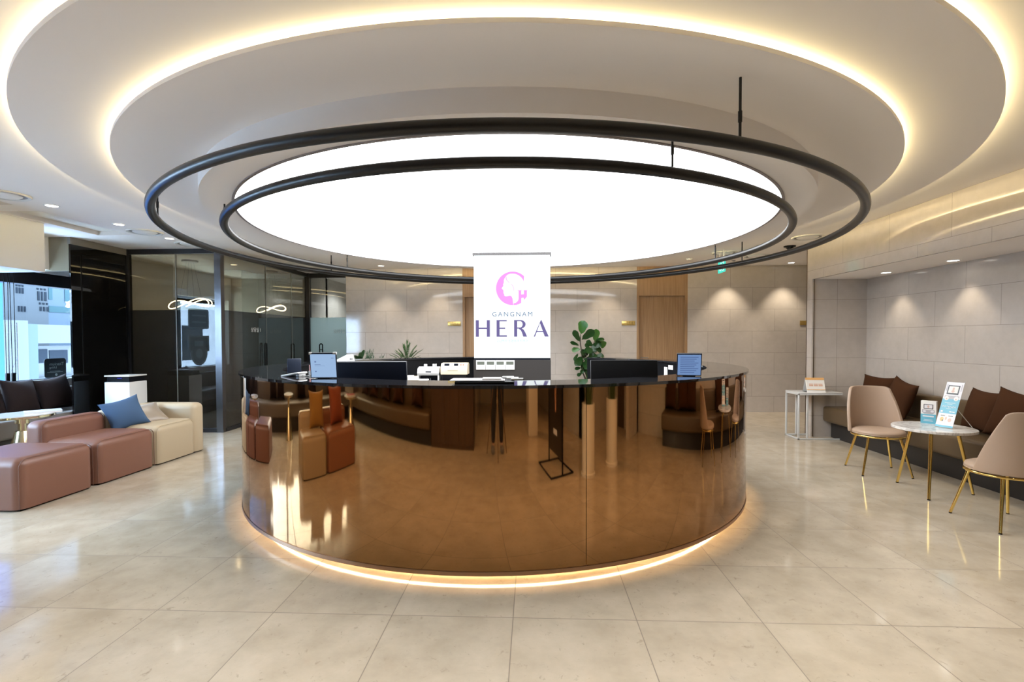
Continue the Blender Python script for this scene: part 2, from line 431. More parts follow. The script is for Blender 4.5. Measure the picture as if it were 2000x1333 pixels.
# ceiling box over the window
struct('ceiling_soffit', B().box(WX, -5.56, -1.1, 5.44, 2.14, H).box(WX, -6.24, 5.44, 6.16, 2.27, H), WHITE, smooth=False)
struct('trim_4', B().box(WX, -5.97, 6.16, 6.19, 2.255, H), OLIVE, smooth=False)
yw = [-.7, 1.2, 3.1, 5.0, 7.4]
for i in range(4):
    y0, y1 = yw[i], yw[i + 1]
    w_ = struct('window_%d' % (i + 1), B().box(WX - .2, WX - .12, y0, y0 + .05, .82, 2.27).box(WX - .2, WX - .12, y1 - .05, y1, .82, 2.27).box(WX - .2, WX - .12, y0, y1, .82, .832).box(WX - .2, WX - .05, y0, y1, 2.10, 2.27), FRAME, smooth=False)
    B().box(WX - .165, WX - .155, y0 + .05, y1 - .05, .832, 2.11).obj('window_pane', GLASS_WIN, w_, smooth=False)
w_ = struct('window_5', B().box(WX - .2, WX - .12, 8.9, 8.95, .82, 2.2).box(WX - .2, WX - .12, 10.45, 10.5, .82, 2.2).box(WX - .2, WX - .12, 8.9, 10.5, 2.08, 2.2).box(WX - .2, WX - .12, 8.9, 10.5, .82, .86), FRAME, smooth=False)
B().box(WX - .165, WX - .155, 8.95, 10.45, .86, 2.08).obj('window_pane', GLASS_WIN, w_, smooth=False)
# consultation rooms behind smoked glass
struct('wall_consulting', B().box(-6.7, -4.5, 10.6, 10.7, 0, H).box(-4.62, -4.5, 9.9, 12.5, 0, H).box(-4.5, -2.9, 12.3, 12.4, 0, H).box(-3.3, -3.2, 9.95, 12.4, 0, H), mat('consulting_wall', (.50, .47, .42), .6), smooth=False)
PX, PY = -4.56, 7.05
struct('wall_glass_side', B().box(-5.975, -5.95, 6.16, PY - .01, 0, 2.60), BLACKGL, smooth=False)
struct('trim_5', B().box(-5.985, -5.945, 6.155, PY - .01, 2.60, H).box(-6.6, -5.95, PY - .008, PY + .03, 2.62, H), mat('grey_fascia', (.16, .15, .14), .4), smooth=False)
fr = B().box(-6.02, -5.93, PY - .012, PY + .06, 0, H)                        # corner post
fr.box(-5.93, PX - .07, PY, PY + .05, 2.62, H).box(-5.93, PX - .07, PY, PY + .05, 0, .06)
fr.box(PX - .03, PX + .02, PY + .06, 9.84, 2.62, H).box(PX - .03, PX + .02, PY + .06, 9.84, 0, .05)
fr.box(PX - .03, PX + .06, 9.80, 9.9, 0, H).box(PX + .06, -3.43, 9.83, 9.88, 2.60, H)
struct('trim_6', fr, FRAME, smooth=False)
struct('trim_7', B().box(PX - .075, PX + .02, PY - .01, PY + .075, 0, H), mat('post_metal', (.12, .12, .13), .22, 1.0), smooth=False)
FZ = 1.80
struct('wall_nook', B().box(-6.58, -6.02, PY, PY + .04, 0, 2.62), FRAME, smooth=False)
g = struct('wall_glass_front', B().box(-5.93, PX - .075, PY + .02, PY + .03, FZ, 2.62), GLASS_DARK, smooth=False)
B().box(-5.93, PX - .075, PY + .02, PY + .03, .06, FZ).obj('frosted_film', GLASS_FILM, g, smooth=False)
B().box(-5.235, -5.229, PY + .012, PY + .038, .06, 2.62).obj('glass_joint', mat('glass_edge', (.30, .31, .30), .2), g, smooth=False)
g = struct('door_3', B().box(PX - .012, PX - .002, PY + .075, 9.80, FZ, 2.62), GLASS_DARK, smooth=False)
B().box(PX - .012, PX - .002, PY + .075, 9.80, .05, FZ).obj('frosted_film', GLASS_FILM, g, smooth=False)
B().box(PX - .016, PX + .002, 8.30, 8.306, .05, 2.62).box(PX - .016, PX + .002, 9.20, 9.206, .05, 2.62).obj('glass_joint', MATS['glass_edge'], g, smooth=False)
def pull(x, y, z0, z1, nx, ny, w, parent):
    """black U pull bar"""
    p = [(x, y, z0), (x + nx * .05, y + ny * .05, z0), (x + nx * .05, y + ny * .05, z1), (x, y, z1)]
    pts = []
    for i in range(13):
        t = PI * i / 12; pts.append(((-math.cos(t)) * w, z1 - w + math.sin(t) * w))
    pts = [(-w, z0 + w)] + pts + [(w, z0 + w)] + [(math.cos(PI * i / 12) * w, z0 + w - math.sin(PI * i / 12) * w) for i in range(1, 12)]
    tx, ty = -ny, nx
    B().tube([(x + nx * .04 + tx * a, y + ny * .04 + ty * a, q) for a, q in pts], .011, 8, True).obj('pull_handle', BLACK, parent)
    B().cyl((x, y, z0 + .12), (x + nx * .04 - tx * w, y + ny * .04 - ty * w, z0 + .12), .006).cyl((x, y, z1 - .12), (x + nx * .04 - tx * w, y + ny * .04 - ty * w, z1 - .12), .006).obj('handle_mount', BLACK, parent)
pull(PX - .002, 8.20, .85, 1.30, 1, 0, .03, g)
B().text('상담실 1', (PX, 7.98, 1.49), (0, 1, 0), (0, 0, 1), .085, d=.002).obj('room_lettering', mat('white_vinyl', (.75, .75, .73), .5), g, smooth=False)
g = struct('door_5', B().box(PX + .06, -3.43, 9.85, 9.86, FZ, 2.60), GLASS_CLEAR2, smooth=False)
B().box(PX + .06, -3.43, 9.85, 9.86, .02, FZ).obj('frosted_film', GLASS_FILM2, g, smooth=False)
pull(-4.27, 9.85, .86, 1.27, 0, -1, .03, g)
B().text('상담실 2', (-3.87, 9.847, 1.49), (1, 0, 0), (0, 0, 1), .09, d=.002).obj('room_lettering', mat('grey_vinyl', (.50, .54, .54), .5), g, smooth=False)

# ================================================================== LIGHTS IN THE PLACE, WITH ADDED FILL DOWNLIGHTS
t = thing('ceiling_light_panel', 'huge round glowing white light panel in the middle of the stepped ceiling', 'light', (CC[0], CC[1], 2.46))
B().disc((0, 0), 2.462, 0.0, 192).obj('diffuser', emitter('panel_white', (.95, .975, 1.0), PANEL_L), t, smooth=False)
B().arc((0, 0), 2.462, 2.482, -.006, .06, n=192).obj('rim', mat('grey_rim', (.25, .22, .22), .4), t)
for nm, R_, z0, z1, lab in (('outer', 3.545, 2.656, 2.684, 'warm LED strip hidden above the rim of the outer ceiling disc'), ('inner', 3.13, 2.607, 2.628, 'warm LED strip hidden above the rim of the inner ceiling disc')):
    o = B().band(CC, R_, z0, z1, 192).obj('cove_strip_light', emitter('cove_' + nm, WARM, COVE_L * (1.0 if nm == 'outer' else 1.5)))
    tag(o, lab, 'light', 'cove lights')
def downlight(x, y, z, label, watts=SPOT_W, group='recessed downlights', beam=True, r=.05, angle=80, col=(1, .86, .66)):
    t = thing('recessed_downlight', label, 'light', (x, y, z), 0, group)
    B().arc((0, 0), r, r + .014, -.004, .0, n=32).obj('trim_ring', WHITE, t)
    B().disc((0, 0), r, -.002, 32).obj('lamp_lens', emitter('lamp_lens', (1, .95, .86), 7.0), t, smooth=False)
    if beam: spot(t, (0, 0, -.012), watts, angle, col=col)
    return t
downlight(-2.751, 8.90, H, 'downlight over the back wall tiles near the smoked glass, left of the sign')
downlight(-1.762, 8.92, H, 'downlight over the back wall tiles, just left of the glowing sign')
downlight(1.338, 8.90, H, 'downlight over the back wall tiles between the sign and the right door')
downlight(3.55, 8.98, H, 'downlight over the back wall tiles, hidden behind the black rings right of the door', 56)
downlight(4.55, 8.98, H, 'downlight over the far right back corner beside the alcove pillar', 56)
downlight(-4.737, 4.718, H, 'downlight over the pink ottoman, nearest of the window row', 30, angle=58, col=(1, .94, .84))
downlight(-4.745, 5.519, H, 'downlight over the cream sofa, middle of the window row', 30, angle=58, col=(1, .94, .84))
downlight(-4.752, 6.32, H, 'downlight near the smoked glass front, farthest of the window row', 30, angle=58, col=(1, .94, .84))
downlight(-4.73, 2.4, H, 'downlight over the tan sofa outside the picture', 30)
downlight(4.357, 6.339, 2.17, 'alcove downlight over the far end of the brown bench', 15)
downlight(4.379, 5.385, 2.17, 'alcove downlight over the middle of the brown bench', 15)
downlight(4.37, 4.43, 2.17, 'alcove downlight over the near end of the brown bench', 15)
downlight(4.37, 3.40, 2.17, 'alcove downlight over the bench beside the near taupe chair', 15)
downlight(2.4, 1.9, H, 'downlight over the white planters outside the picture', 18)
for x_, lab_ in ((-2.7, 'left of the photographer'), (-1.0, 'just left of the tripod'), (.8, 'just right of the tripod'), (2.2, 'right of the photographer, over the planters')): downlight(x_, .75, H, 'unseen fill downlight added above the near floor, ' + lab_, 58, angle=120, col=(1, .90, .76))  # added lamps out of view, brighten the near floor and its bounce
downlight(.9, -1.6, H, 'unseen fill downlight added in the corridor behind the photographer', 110)  # added behind the camera to lift the ambient light
downlight(-3.0, .2, H, 'unseen fill downlight added over the bench behind the camera', 60)  # extra lamp out of view, raises the bounce onto the ceiling
downlight(-3.85, 11.0, H, 'downlight added to brighten the pale frosted door from behind', 230, angle=140, col=(.92, .97, 1))  # added lamp, lights the frosted film from inside the room
downlight(-5.3, 8.6, H, 'downlight added to brighten the consulting room behind the smoked glass', 26, angle=150)  # added lamp, lifts the dark room seen through the glass
def diffuser(x, y, label):
    t = thing('ceiling_air_diffuser', label, 'vent', (x, y, H), 0, 'round ceiling vents')
    B().lathe([(.16, -.001), (.165, -.012), (.185, -.014), (.19, -.004), (.19, 0), (.16, 0)][::-1], n=40).obj('rim', mat('vent_white', (.70, .70, .68), .4), t)
    B().lathe([(.0, -.020), (.11, -.018), (.128, -.008), (.128, -.002), (0, -.002)][::-1], n=40).obj('cone', WHITE, t)
    B().arc((0, 0), .128, .16, -.003, -.001, n=40).obj('slot', mat('vent_gap', (.22, .21, .20), .6), t)
diffuser(-4.80, 4.33, 'round white ceiling vent nearest the window, at the left edge')
diffuser(-4.756, 5.915, 'round white ceiling vent above the cream sofa')
diffuser(-4.734, 6.70, 'round white ceiling vent close to the smoked glass front')
diffuser(3.60, 6.70, 'round white ceiling vent beside the bulkhead on the right')
diffuser(2.97, 7.866, 'round white ceiling vent above the hanging exit sign')
diffuser(3.60, 8.193, 'round white ceiling vent farthest right near the back wall')
t = thing('dome_camera', 'black dome security camera on the ceiling near the right pillar', 'camera', (3.70, 7.35, H))
B().lathe([(.0, -.055), (.03, -.05), (.048, -.03), (.052, -.012)][::-1], n=24).obj('dome', mat('dome_black', (.006, .006, .006), .08), t)
B().lathe([(.075, -.014), (.08, -.006), (.08, 0), (0, 0)], n=24).obj('base', BLACK, t)
tag(B().lathe([(0, -.03), (.035, -.028), (.05, -.012), (.052, 0), (0, 0)], (2.60, 8.40, H), 20).obj('smoke_detector', WHITE), 'small white smoke detector on the ceiling left of the exit sign', 'detector')
tag(B().lathe([(0, -.03), (.012, -.03), (.012, -.015), (.03, -.008), (.032, 0), (0, 0)], (3.42, 8.65, H), 16).obj('sprinkler_head', STEEL), 'tiny sprinkler head on the ceiling by the back wall', 'sprinkler')
# hanging exit sign
t = thing('exit_sign', 'green lit exit sign hanging from the ceiling by the back wall', 'sign', (2.86, 7.68, 2.36))
B().rbox(-.012, .012, -.125, .125, 0, .17, .004).obj('box', emitter('exit_green', (.08, .72, .56), .95), t)
for q in (-.08, .08): B().cyl((0, q, .17), (0, q, .33), .004).obj('hanger', STEEL, t)
b = B()
for sx, s_ in ((-.0125, -1), (.0125, 1)):
    o_, ux, uy = (sx, 0, .085), (0, -1 * (1 if s_ < 0 else -1), 0), (0, 0, 1)
    b.poly([(-.055, -.05), (-.02, -.01), (-.03, .02), (-.06, .0), (-.065, .01), (-.025, .04), (.0, .03), (.02, .005), (.045, .0), (.045, -.01), (.015, -.008), (.0, .01), (-.005, -.01), (.025, -.035), (.0, -.065), (-.01, -.06), (.008, -.035), (-.02, -.02), (-.045, -.06)], o_, ux, uy, .001)
    b.poly([(.012 * math.cos(q * PI / 6) + .005, .012 * math.sin(q * PI / 6) + .052) for q in range(12)], o_, ux, uy, .001)
    b.poly([(.06, -.065), (.115, -.065), (.115, .065), (.06, .065), (.06, .055), (.105, .055), (.105, -.055), (.06, -.055)], o_, ux, uy, .001)
b.obj('running_figure', emitter('exit_white', (.9, 1, .97), 1.3), t, smooth=False)

# black pendant rings
def pendant(R, z, rods, ztop, label):
    t = thing('ring_pendant', label, 'pendant', (CC[0], CC[1], z), 0, 'black hanging rings')
    B().ring((0, 0), R, .031, 0, 192, 20).obj('ring_tube', RINGM, t)
    for a in rods:
        x, y = R * math.cos(math.radians(a)), R * math.sin(math.radians(a))
        B().cyl((x, y, .02), (x, y, ztop - z), .0065, n=10).cyl((x, y, .10), (x, y, .15), .0095, n=10).obj('rod', RINGM, t)
pendant(2.985, 2.279, (-66.0, -152.0, 147.6, 20.9), 2.585, 'larger black ring hanging outermost below the round light panel')
pendant(2.538, 2.279, (-66.5, -152.0, 149.3, 19.6), 2.46, 'smaller black ring hanging inside the larger one below the light panel')

# ================================================================== RECEPTION COUNTER
t = thing('reception_counter', 'round mirror-polished copper reception counter with black top', 'counter', (KC[0], KC[1], 0))
A0, A1 = 75.0, 417.0
B().arc((0, 0), 1.972, 2.296, 1.092, 1.11, A0, A1, 240).obj('countertop', STONE, t)
seams = [A0, 93., 158., 222.8, 286.9, 352.2, A1]
for i in range(6):
    a0, a1 = seams[i] + .045, seams[i + 1] - .045
    n_ = max(12, int((a1 - a0) * 1.5))
    B().arc((0, 0), 2.262, 2.282, .07, 1.092, a0, a1, n_).obj('copper_panel', COPPER, t, ang=20)
B().arc((0, 0), 2.245, 2.262, .10, 1.092, A0, A1, 200).obj('seam_backing', BLACK, t)
B().arc((0, 0), 2.262, 2.286, .045, .069, A0, A1, 240).obj('bottom_strip', COPPER2, t)
B().arc((0, 0), 1.99, 2.06, 0, 1.092, A0, A1, 200).obj('inner_wall', INNER, t)
B().arc((0, 0), 1.40, 1.99, .75, .78, 170, A1, 130).obj('work_desk', INNER, t)
B().arc((0, 0), 1.22, 1.99, .75, .78, 111.5, 169.8, 50).obj('work_desk', INNER, t)
B().arc((0, 0), 2.03, 2.09, 0, .07, A0, A1, 200).obj('plinth', mat('plinth_brown', (.20, .15, .10), .4), t)
B().box(-.02, 0, 1.99, 2.25, 0, 1.092).obj('end_panel', INNER, t).rotation_euler = (0, 0, math.radians(A0 - 90))
B().box(0, .02, 1.99, 2.25, 0, 1.092).obj('end_panel', INNER, t).rotation_euler = (0, 0, math.radians(A1 - 90))
o = B().arc(KC, 2.135, 2.15, .080, .086, A0, A1, 200).obj('plinth_strip_light', emitter('kick_led', (1.0, .66, .34), KICK_L))
tag(o, 'warm LED strip glowing under the bottom edge of the copper counter', 'light')

# ================================================================== SIGN COLUMN
t = thing('sign_column', 'tall white backlit clinic sign standing behind the counter', 'sign', (-.269, 6.30, 0))
SX0, SX1, SZ0, SZ1 = -.486, .486, 1.118, 2.424
B().box(-.492, .492, .0, .24, 0, 1.095).obj('base', GREY, t, smooth=False)
B().box(-.488, .488, .02, .24, 1.095, 2.427).obj('cabinet', DARKPL, t, smooth=False)
B().box(-.50, .50, -.012, .25, 2.424, 2.457).obj('top_cap', mat('cap_grey', (.06, .055, .055), .5), t, smooth=False)
B().box(SX0, SX1, .004, .02, SZ0, SZ1).obj('screen', emitter('screen_white', (.93, 1.0, 1.0), 1.12), t, smooth=False)
def sc(x, y):     # drawing grid of the sign face -> metres on the face
    return (SX0 + (x - 128) / 765. * .972, SZ1 - (y + 2) / 1024. * 1.314)
face = dict(o=(0, .004, 0), ux=(1, 0, 0), uy=(0, 0, 1), d=.0015)
outer = [(517 + 166 * math.cos(math.radians(a)), 325 - 166 * math.sin(math.radians(a))) for a in range(46, 272, 6)]
prof = [(524, 491), (521, 465), (519, 440), (513, 415), (503, 401), (488, 397), (466, 403), (446, 404), (433, 396), (434, 384), (430, 376), (424, 369), (429, 361), (425, 352), (427, 343),
        (420, 337), (409, 327), (410, 320), (419, 309), (425, 298), (421, 290), (426, 280), (430, 264), (430, 246), (436, 228), (446, 213), (452, 203), (470, 189), (495, 181), (520, 180), (548, 184), (575, 195), (600, 214), (618, 236), (630, 258)]
B().poly([sc(*q) for q in outer + prof], **face).poly([sc(*q) for q in [(527, 472), (545, 469), (562, 458), (574, 440), (577, 420), (577, 352), (563, 344), (612, 344), (603, 352), (603, 386), (630, 384), (630, 352), (624, 344), (668, 344), (660, 352), (660, 408), (632, 440), (625, 418), (606, 420), (602, 470), (580, 482), (555, 489), (526, 491)]], **face) \
    .poly([sc(*q) for q in [(452, 203), (449, 225), (457, 246), (480, 268), (487, 272), (486, 266), (468, 250), (458, 230), (456, 208)]], **face).poly([sc(*q) for q in [(497, 278), (513, 297), (524, 318), (528, 338), (524, 362), (532, 340), (529, 315), (517, 294), (502, 278)]], **face) \
    .obj('emblem', emitter('emblem_pink', (1.0, .33, .98), 1.0), t, smooth=False)
def rect(x0, y0, x1, y1): return [sc(x0, y0), sc(x0, y1), sc(x1, y1), sc(x1, y0)]
def arcp(cx, cy, rx, ry, a0, a1, n=14): return [(cx + rx * math.cos(math.radians(a0 + (a1 - a0) * i / n)), cy - ry * math.sin(math.radians(a0 + (a1 - a0) * i / n))) for i in range(n + 1)]
b = B()
for q in ((146, 638, 177, 803), (257, 638, 288, 803), (177, 712, 257, 727), (355, 638, 386, 803), (386, 638, 458, 651), (386, 713, 442, 726), (386, 789, 459, 803), (531, 638, 563, 803)): b.poly(rect(*q), **face)
b.poly([sc(*q) for q in [(563, 638), (563, 650), (590, 650)] + arcp(590, 681, 26, 31, 85, -85) + [(563, 712), (563, 724), (592, 724)] + arcp(592, 681, 55, 43, -85, 85) + [(592, 638)]], **face)
b.poly([sc(*q) for q in [(575, 724), (606, 720), (628, 735), (645, 765), (661, 803), (622, 803), (610, 765), (598, 740)]], **face)
b.poly([sc(*q) for q in [(803, 636), (877, 803), (837, 803), (789, 670)]], **face).poly([sc(*q) for q in [(803, 636), (789, 672), (741, 803), (727, 803), (796, 645)]], **face).poly([sc(*q) for q in [(756, 748), (822, 748), (826, 760), (751, 760)]], **face)
b.obj('large_lettering', emitter('sign_purple', (.155, .13, .30), 1.0), t, smooth=False)
zc = sc(0, 602)[1]
B().text('GANGNAM', (sc(514, 0)[0], .004, zc), (1, 0, 0), (0, 0, 1), .083, spacing=1.36, d=.0015).obj('small_lettering', emitter('sign_blue', (.10, .17, .30), 1.0), t, smooth=False)
B().text('강남헤라 성형외과 피부과', (sc(513, 0)[0], .004, sc(0, 855)[1]), (1, 0, 0), (0, 0, 1), .0375, d=.0015).obj('korean_lettering', emitter('sign_teal', (.20, .42, .60), 1.0), t, smooth=False)
for i in range(4):
    x = -.758 + .03 + .1235 * i + .06
    q = thing('thermostat', '%s of the four white thermostats in a row below the sign' % ('leftmost', 'second from the left', 'third from the left', 'rightmost')[i], 'thermostat', (x, 6.299, 1.03), 0, 'thermostats below the sign')
    B().rbox(-.0605, .0605, -.012, 0, -.06, .06, .003, 2).obj('housing', PLASTIC, q)
    B().box(-.047, .047, -.0135, -.012, .005, .045).obj('display', mat('lcd_grey', (.11, .12, .10), .25), q, smooth=False)
    for u in ((-.03, -.022, -.048, -.044), (.012, .05, -.022, -.018), (.012, .05, -.036, -.032)): B().box(u[0], u[1], -.0132, -.012, u[2], u[3]).obj('button', mat('pale_button', (.62, .6, .58), .5), q, smooth=False)
# gold room plaques
for x, z, tx, lab in ((-1.485, 1.648, '진료실 2', 'gold room plaque left of the sign, beside the half hidden door'), (1.763, 1.645, '진료실 1', 'gold room plaque right of the fig tree, beside the wooden door'), (4.99, 1.636, '', 'gold room plaque at the far right end of the back wall')):
    q = thing('room_plaque', lab, 'plaque', (x, BY, z), 0, 'gold room plaques')
    B().rbox(-.122, .122, -.012, 0, -.04, .04, .002, 2).obj('plate', mat('gold_plate', (.72, .52, .17), .3, .85), q)
    if tx: B().text(tx, (.04, -.012, -.005), (1, 0, 0), (0, 0, 1), .046).box(-.03, .09, -.0126, -.012, -.028, -.024).obj('lettering', mat('plaque_ink', (.16, .10, .03), .5), q, smooth=False)

# ================================================================== SOFA MODULES
def rpath(x, y0, y1, z0, z1, r):
    pts = [(x, y0, z0), (x, y0, z1 - r)] + [(x, y0 + r - r * math.cos(PI / 2 * i / 6), z1 - r + r * math.sin(PI / 2 * i / 6)) for i in range(1, 7)]
    pts += [(x, y1 - r + r * math.sin(PI / 2 * i / 6), z1 - r + r * math.cos(PI / 2 * i / 6)) for i in range(7)] + [(x, y1, z0)]
    return pts
def module(name, label, cat, x0, x1, y0, y1, m, sm, top=.42, back=None, arm=None, group=None, backz=.60, r=.075):
    """upholstered block; back: thickness along -X side; arm: thickness along +Y side"""
    t = thing(name, label, cat, ((x0 + x1) / 2, (y0 + y1) / 2, 0), 0, group)
    bx = x0 + (back or 0); ay = y1 - (arm or 0)
    B().rbox(bx - (.03 if back else 0), x1, y0, ay + (.03 if arm else 0), .015, top, r, 6, 'top').obj('seat', m, t, world=True, ang=60)
    B().tube(rpath(x1 - .012, y0 + .008, ay - .008, .02, top - .008, r), .0028, 6).obj('piping', sm, t, world=True)
    if back:
        B().rbox(x0, bx, y0, y1, .015, backz, .07, 6, 'top').obj('backrest', m, t, world=True, ang=60)
        B().tube(rpath(bx - .02, y0 + .006, ay - .01, top - .03, backz - .006, .07), .0028, 6).obj('piping', sm, t, world=True)
    if arm:
        B().rbox(x0, x1, ay, y1, .015, backz, .07, 6, 'top').obj('armrest', m, t, world=True, ang=60)
    B().box(x0 + .05, x1 - .03, y0 + .03, y1 - .03, 0, .02).obj('foot_plate', BLACK, t, world=True)
    return t
SG = 'sofa blocks by the window'
module('ottoman', 'dusty pink leather ottoman block nearest the left edge', 'ottoman', -4.80, -4.06, 3.72, 4.395, PINK, SEAMP, .425, group=SG)
module('sofa_module', 'dusty pink leather sofa block with a low backrest', 'sofa', -4.79, -4.06, 4.43, 5.135, PINK, SEAMP, .425, .2, group=SG)
module('sofa_module', 'cream leather corner sofa block with the navy pillow', 'sofa', -4.79, -4.06, 5.16, 5.95, BEIGE, SEAMB, .43, .2, .2, group=SG)
SG2 = 'sofa blocks outside the picture, mirrored in the counter'
module('sofa_module', 'cream leather sofa block mirrored in the left of the counter', 'sofa', -3.95, -3.21, 2.07, 2.69, BEIGE, SEAMB, .43, .2, group=SG2)
module('sofa_module', 'tan leather corner sofa block mirrored in the counter', 'sofa', -3.95, -3.21, 1.22, 2.04, BROWNL, SEAMP, .43, .2, group=SG2)

def pillow(name, label, m, w, h, th, loc, M, group=None, cat='cushion', pinch=.13, edge=None):
    """cushion in its own x (width) / z (height) plane"""
    N = 25; th *= 1.25; b = B(); vs = []; fs = []
    for s_ in (1, -1):
        for i in range(N):
            for j in range(N):
                u, v = -1 + 2 * i / (N - 1), -1 + 2 * j / (N - 1)
                k = max(0., (1 - u * u) * (1 - v * v)) ** .5
                wob = .06 * math.sin(3.1 * u + 1.7 * v) * k
                vs.append((w / 2 * u * (1 - pinch * (1 - v * v) ** 1.0), s_ * th / 2 * (k + wob * .5), h / 2 * v * (1 - pinch * (1 - u * u))))
    for s_ in (0, 1):
        o = s_ * N * N
        for i in range(N - 1):
            for j in range(N - 1): fs.append((o + i * N + j, o + (i + 1) * N + j, o + (i + 1) * N + j + 1, o + i * N + j + 1))
    b.add(vs, fs)
    me_o = b.obj(name, m, None, ang=180)
    bm = bmesh.new(); bm.from_mesh(me_o.data); bmesh.ops.remove_doubles(bm, verts=bm.verts, dist=1e-4); bmesh.ops.recalc_face_normals(bm, faces=bm.faces); bm.to_mesh(me_o.data); bm.free()
    for p in me_o.data.polygons: p.use_smooth = True
    me_o.matrix_world = Matrix.Translation(loc) @ M
    tag(me_o, label, cat, group)
    return me_o
def R(ax, deg): return Matrix.Rotation(math.radians(deg), 4, ax)
pillow('throw_pillow', 'navy blue velvet pillow leaning on the cream sofa back', NAVY, .385, .36, .15, (-4.475, 5.23, .555), R('Z', 60) @ R('X', -24) @ R('Y', -13), 'pillows on the cream sofa', 'pillow')
pillow('throw_pillow', 'taupe satin pillow lying in the cream sofa corner', TAUPEC, .42, .38, .13, (-4.50, 5.53, .485), R('Z', 50) @ R('X', -56) @ R('Y', -14), 'pillows on the cream sofa', 'pillow')
pillow('throw_pillow', 'rust velvet pillow on the tan sofa, mirrored in the counter', ORANGE, .45, .45, .15, (-3.62, 1.62, .64), R('Z', 80) @ R('X', -12), 'pillows on the mirrored sofa', 'pillow')
pillow('throw_pillow', 'mustard velvet pillow on the tan sofa, mirrored in the counter', MUSTARD, .42, .42, .14, (-3.66, 2.20, .62), R('Z', 100) @ R('X', -12), 'pillows on the mirrored sofa', 'pillow')

# ================================================================== BENCHES
def bench(label, x0, x1, y0, y1, wall, m, kick, seat=.43, under=.22, over=.11, backz=.71, backt=.115):
    """built-in bench; wall = side it leans on"""
    t = thing('wall_bench', label, 'bench', ((x0 + x1) / 2, (y0 + y1) / 2, 0))
    fx = {'+x': (x0 + over, x1, y0, y1), '-x': (x0, x1 - over, y0, y1), '-y': (x0, x1, y0, y1 - over)}[wall]
    B().rbox(x0, x1, y0, y1, under, seat, .035, 4).obj('seat', m, t, world=True, ang=60)
    B().box(fx[0] + .001, fx[1] - .001, fx[2] + .02, fx[3] - .02, 0, under + .02).obj('plinth', kick, t, world=True, smooth=False)
    bb = {'+x': (x1 - backt, x1, y0 + .01, y1 - .005), '-x': (x0, x0 + backt, y0 + .005, y1 - .005), '-y': (x0 + .005, x1 - .005, y0, y0 + backt)}[wall]
    B().rbox(*bb, seat - .02, backz, .03, 4).obj('backrest', m, t, world=True, ang=60)
    return t
bench('long brown leatherette bench built into the right alcove', 3.97, 4.565, 2.1, 6.975, '+x', BROWN, KICK)
bench('grey brown leatherette bench along the left window', -6.59, -5.99, -.45, 6.97, '-x', GREYBENCH, KICK, seat=.44, backz=.72)
bench('brown leatherette bench behind the camera, mirrored in the counter', -5.95, -1.92, -1.09, -.45, '-y', BROWN, KICK)
CG = 'dark brown cushions on the alcove bench'
def rc(label, y, x=4.36, w=.44, rz=0, tilt=-14, roll_=0, z=.655, m=VELVET, dx=0): pillow('velvet_cushion', label, m, w, w * .98, .16, (x + dx, y, z), R('Z', -90 + rz) @ R('X', tilt) @ R('Y', roll_), CG)
rc('brown velvet cushion on the alcove bench, farthest back', 6.46, rz=20, roll_=2, z=.675)
rc('dark brown velvet cushion right behind the far taupe chair', 5.98, rz=-4, roll_=12, z=.665, dx=-.07)
rc('dark brown velvet cushion half hidden behind the small banner', 4.98, rz=-6, roll_=1, z=.65)
rc('large brown velvet cushion behind the marble table, right of the small banner', 4.52, w=.47, rz=8, roll_=8, z=.665, dx=-.11)
rc('dark brown velvet cushion on the near bench end, first of the mirrored ones', 3.20, rz=6, z=.65)
rc('dark brown velvet cushion on the near bench end, second of the mirrored ones', 2.86, rz=-12, z=.65)
rc('dark brown velvet cushion on the near bench end, last of the mirrored ones', 2.38, rz=4, z=.65)
LG = 'dark velvet cushions on the window bench'
def lc(label, y, rz=0, roll_=0, w=.46, x=-6.35, z=.67): pillow('velvet_cushion', label, VELVETG, w, w * .95, .16, (x, y, z), R('Z', 90 + rz) @ R('X', -16) @ R('Y', roll_), LG)
lc('dark velvet cushion on the window bench below the hanging cords', 5.86, rz=8, roll_=4)
lc('dark velvet cushion on the window bench, nearest the smoked glass', 6.30, rz=-8, roll_=-8)
lc('dark velvet cushion on the window bench cut by the left edge', 5.42, rz=-6)
for i, y in enumerate((3.9, 3.4, 2.2, 1.6, .5)): lc('dark velvet cushion on the window bench outside the picture frame', y, rz=(-8, 6, -5, 9, 0)[i])
for i, x in enumerate((-5.2, -4.6, -3.9, -3.3, -2.5)): pillow('velvet_cushion', 'brown velvet cushion on the bench behind the camera', VELVET, .45, .44, .16, (x, -.83, .66), R('Z', (5, -8, 10, -4, 6)[i]) @ R('X', 14), 'brown cushions behind the camera')

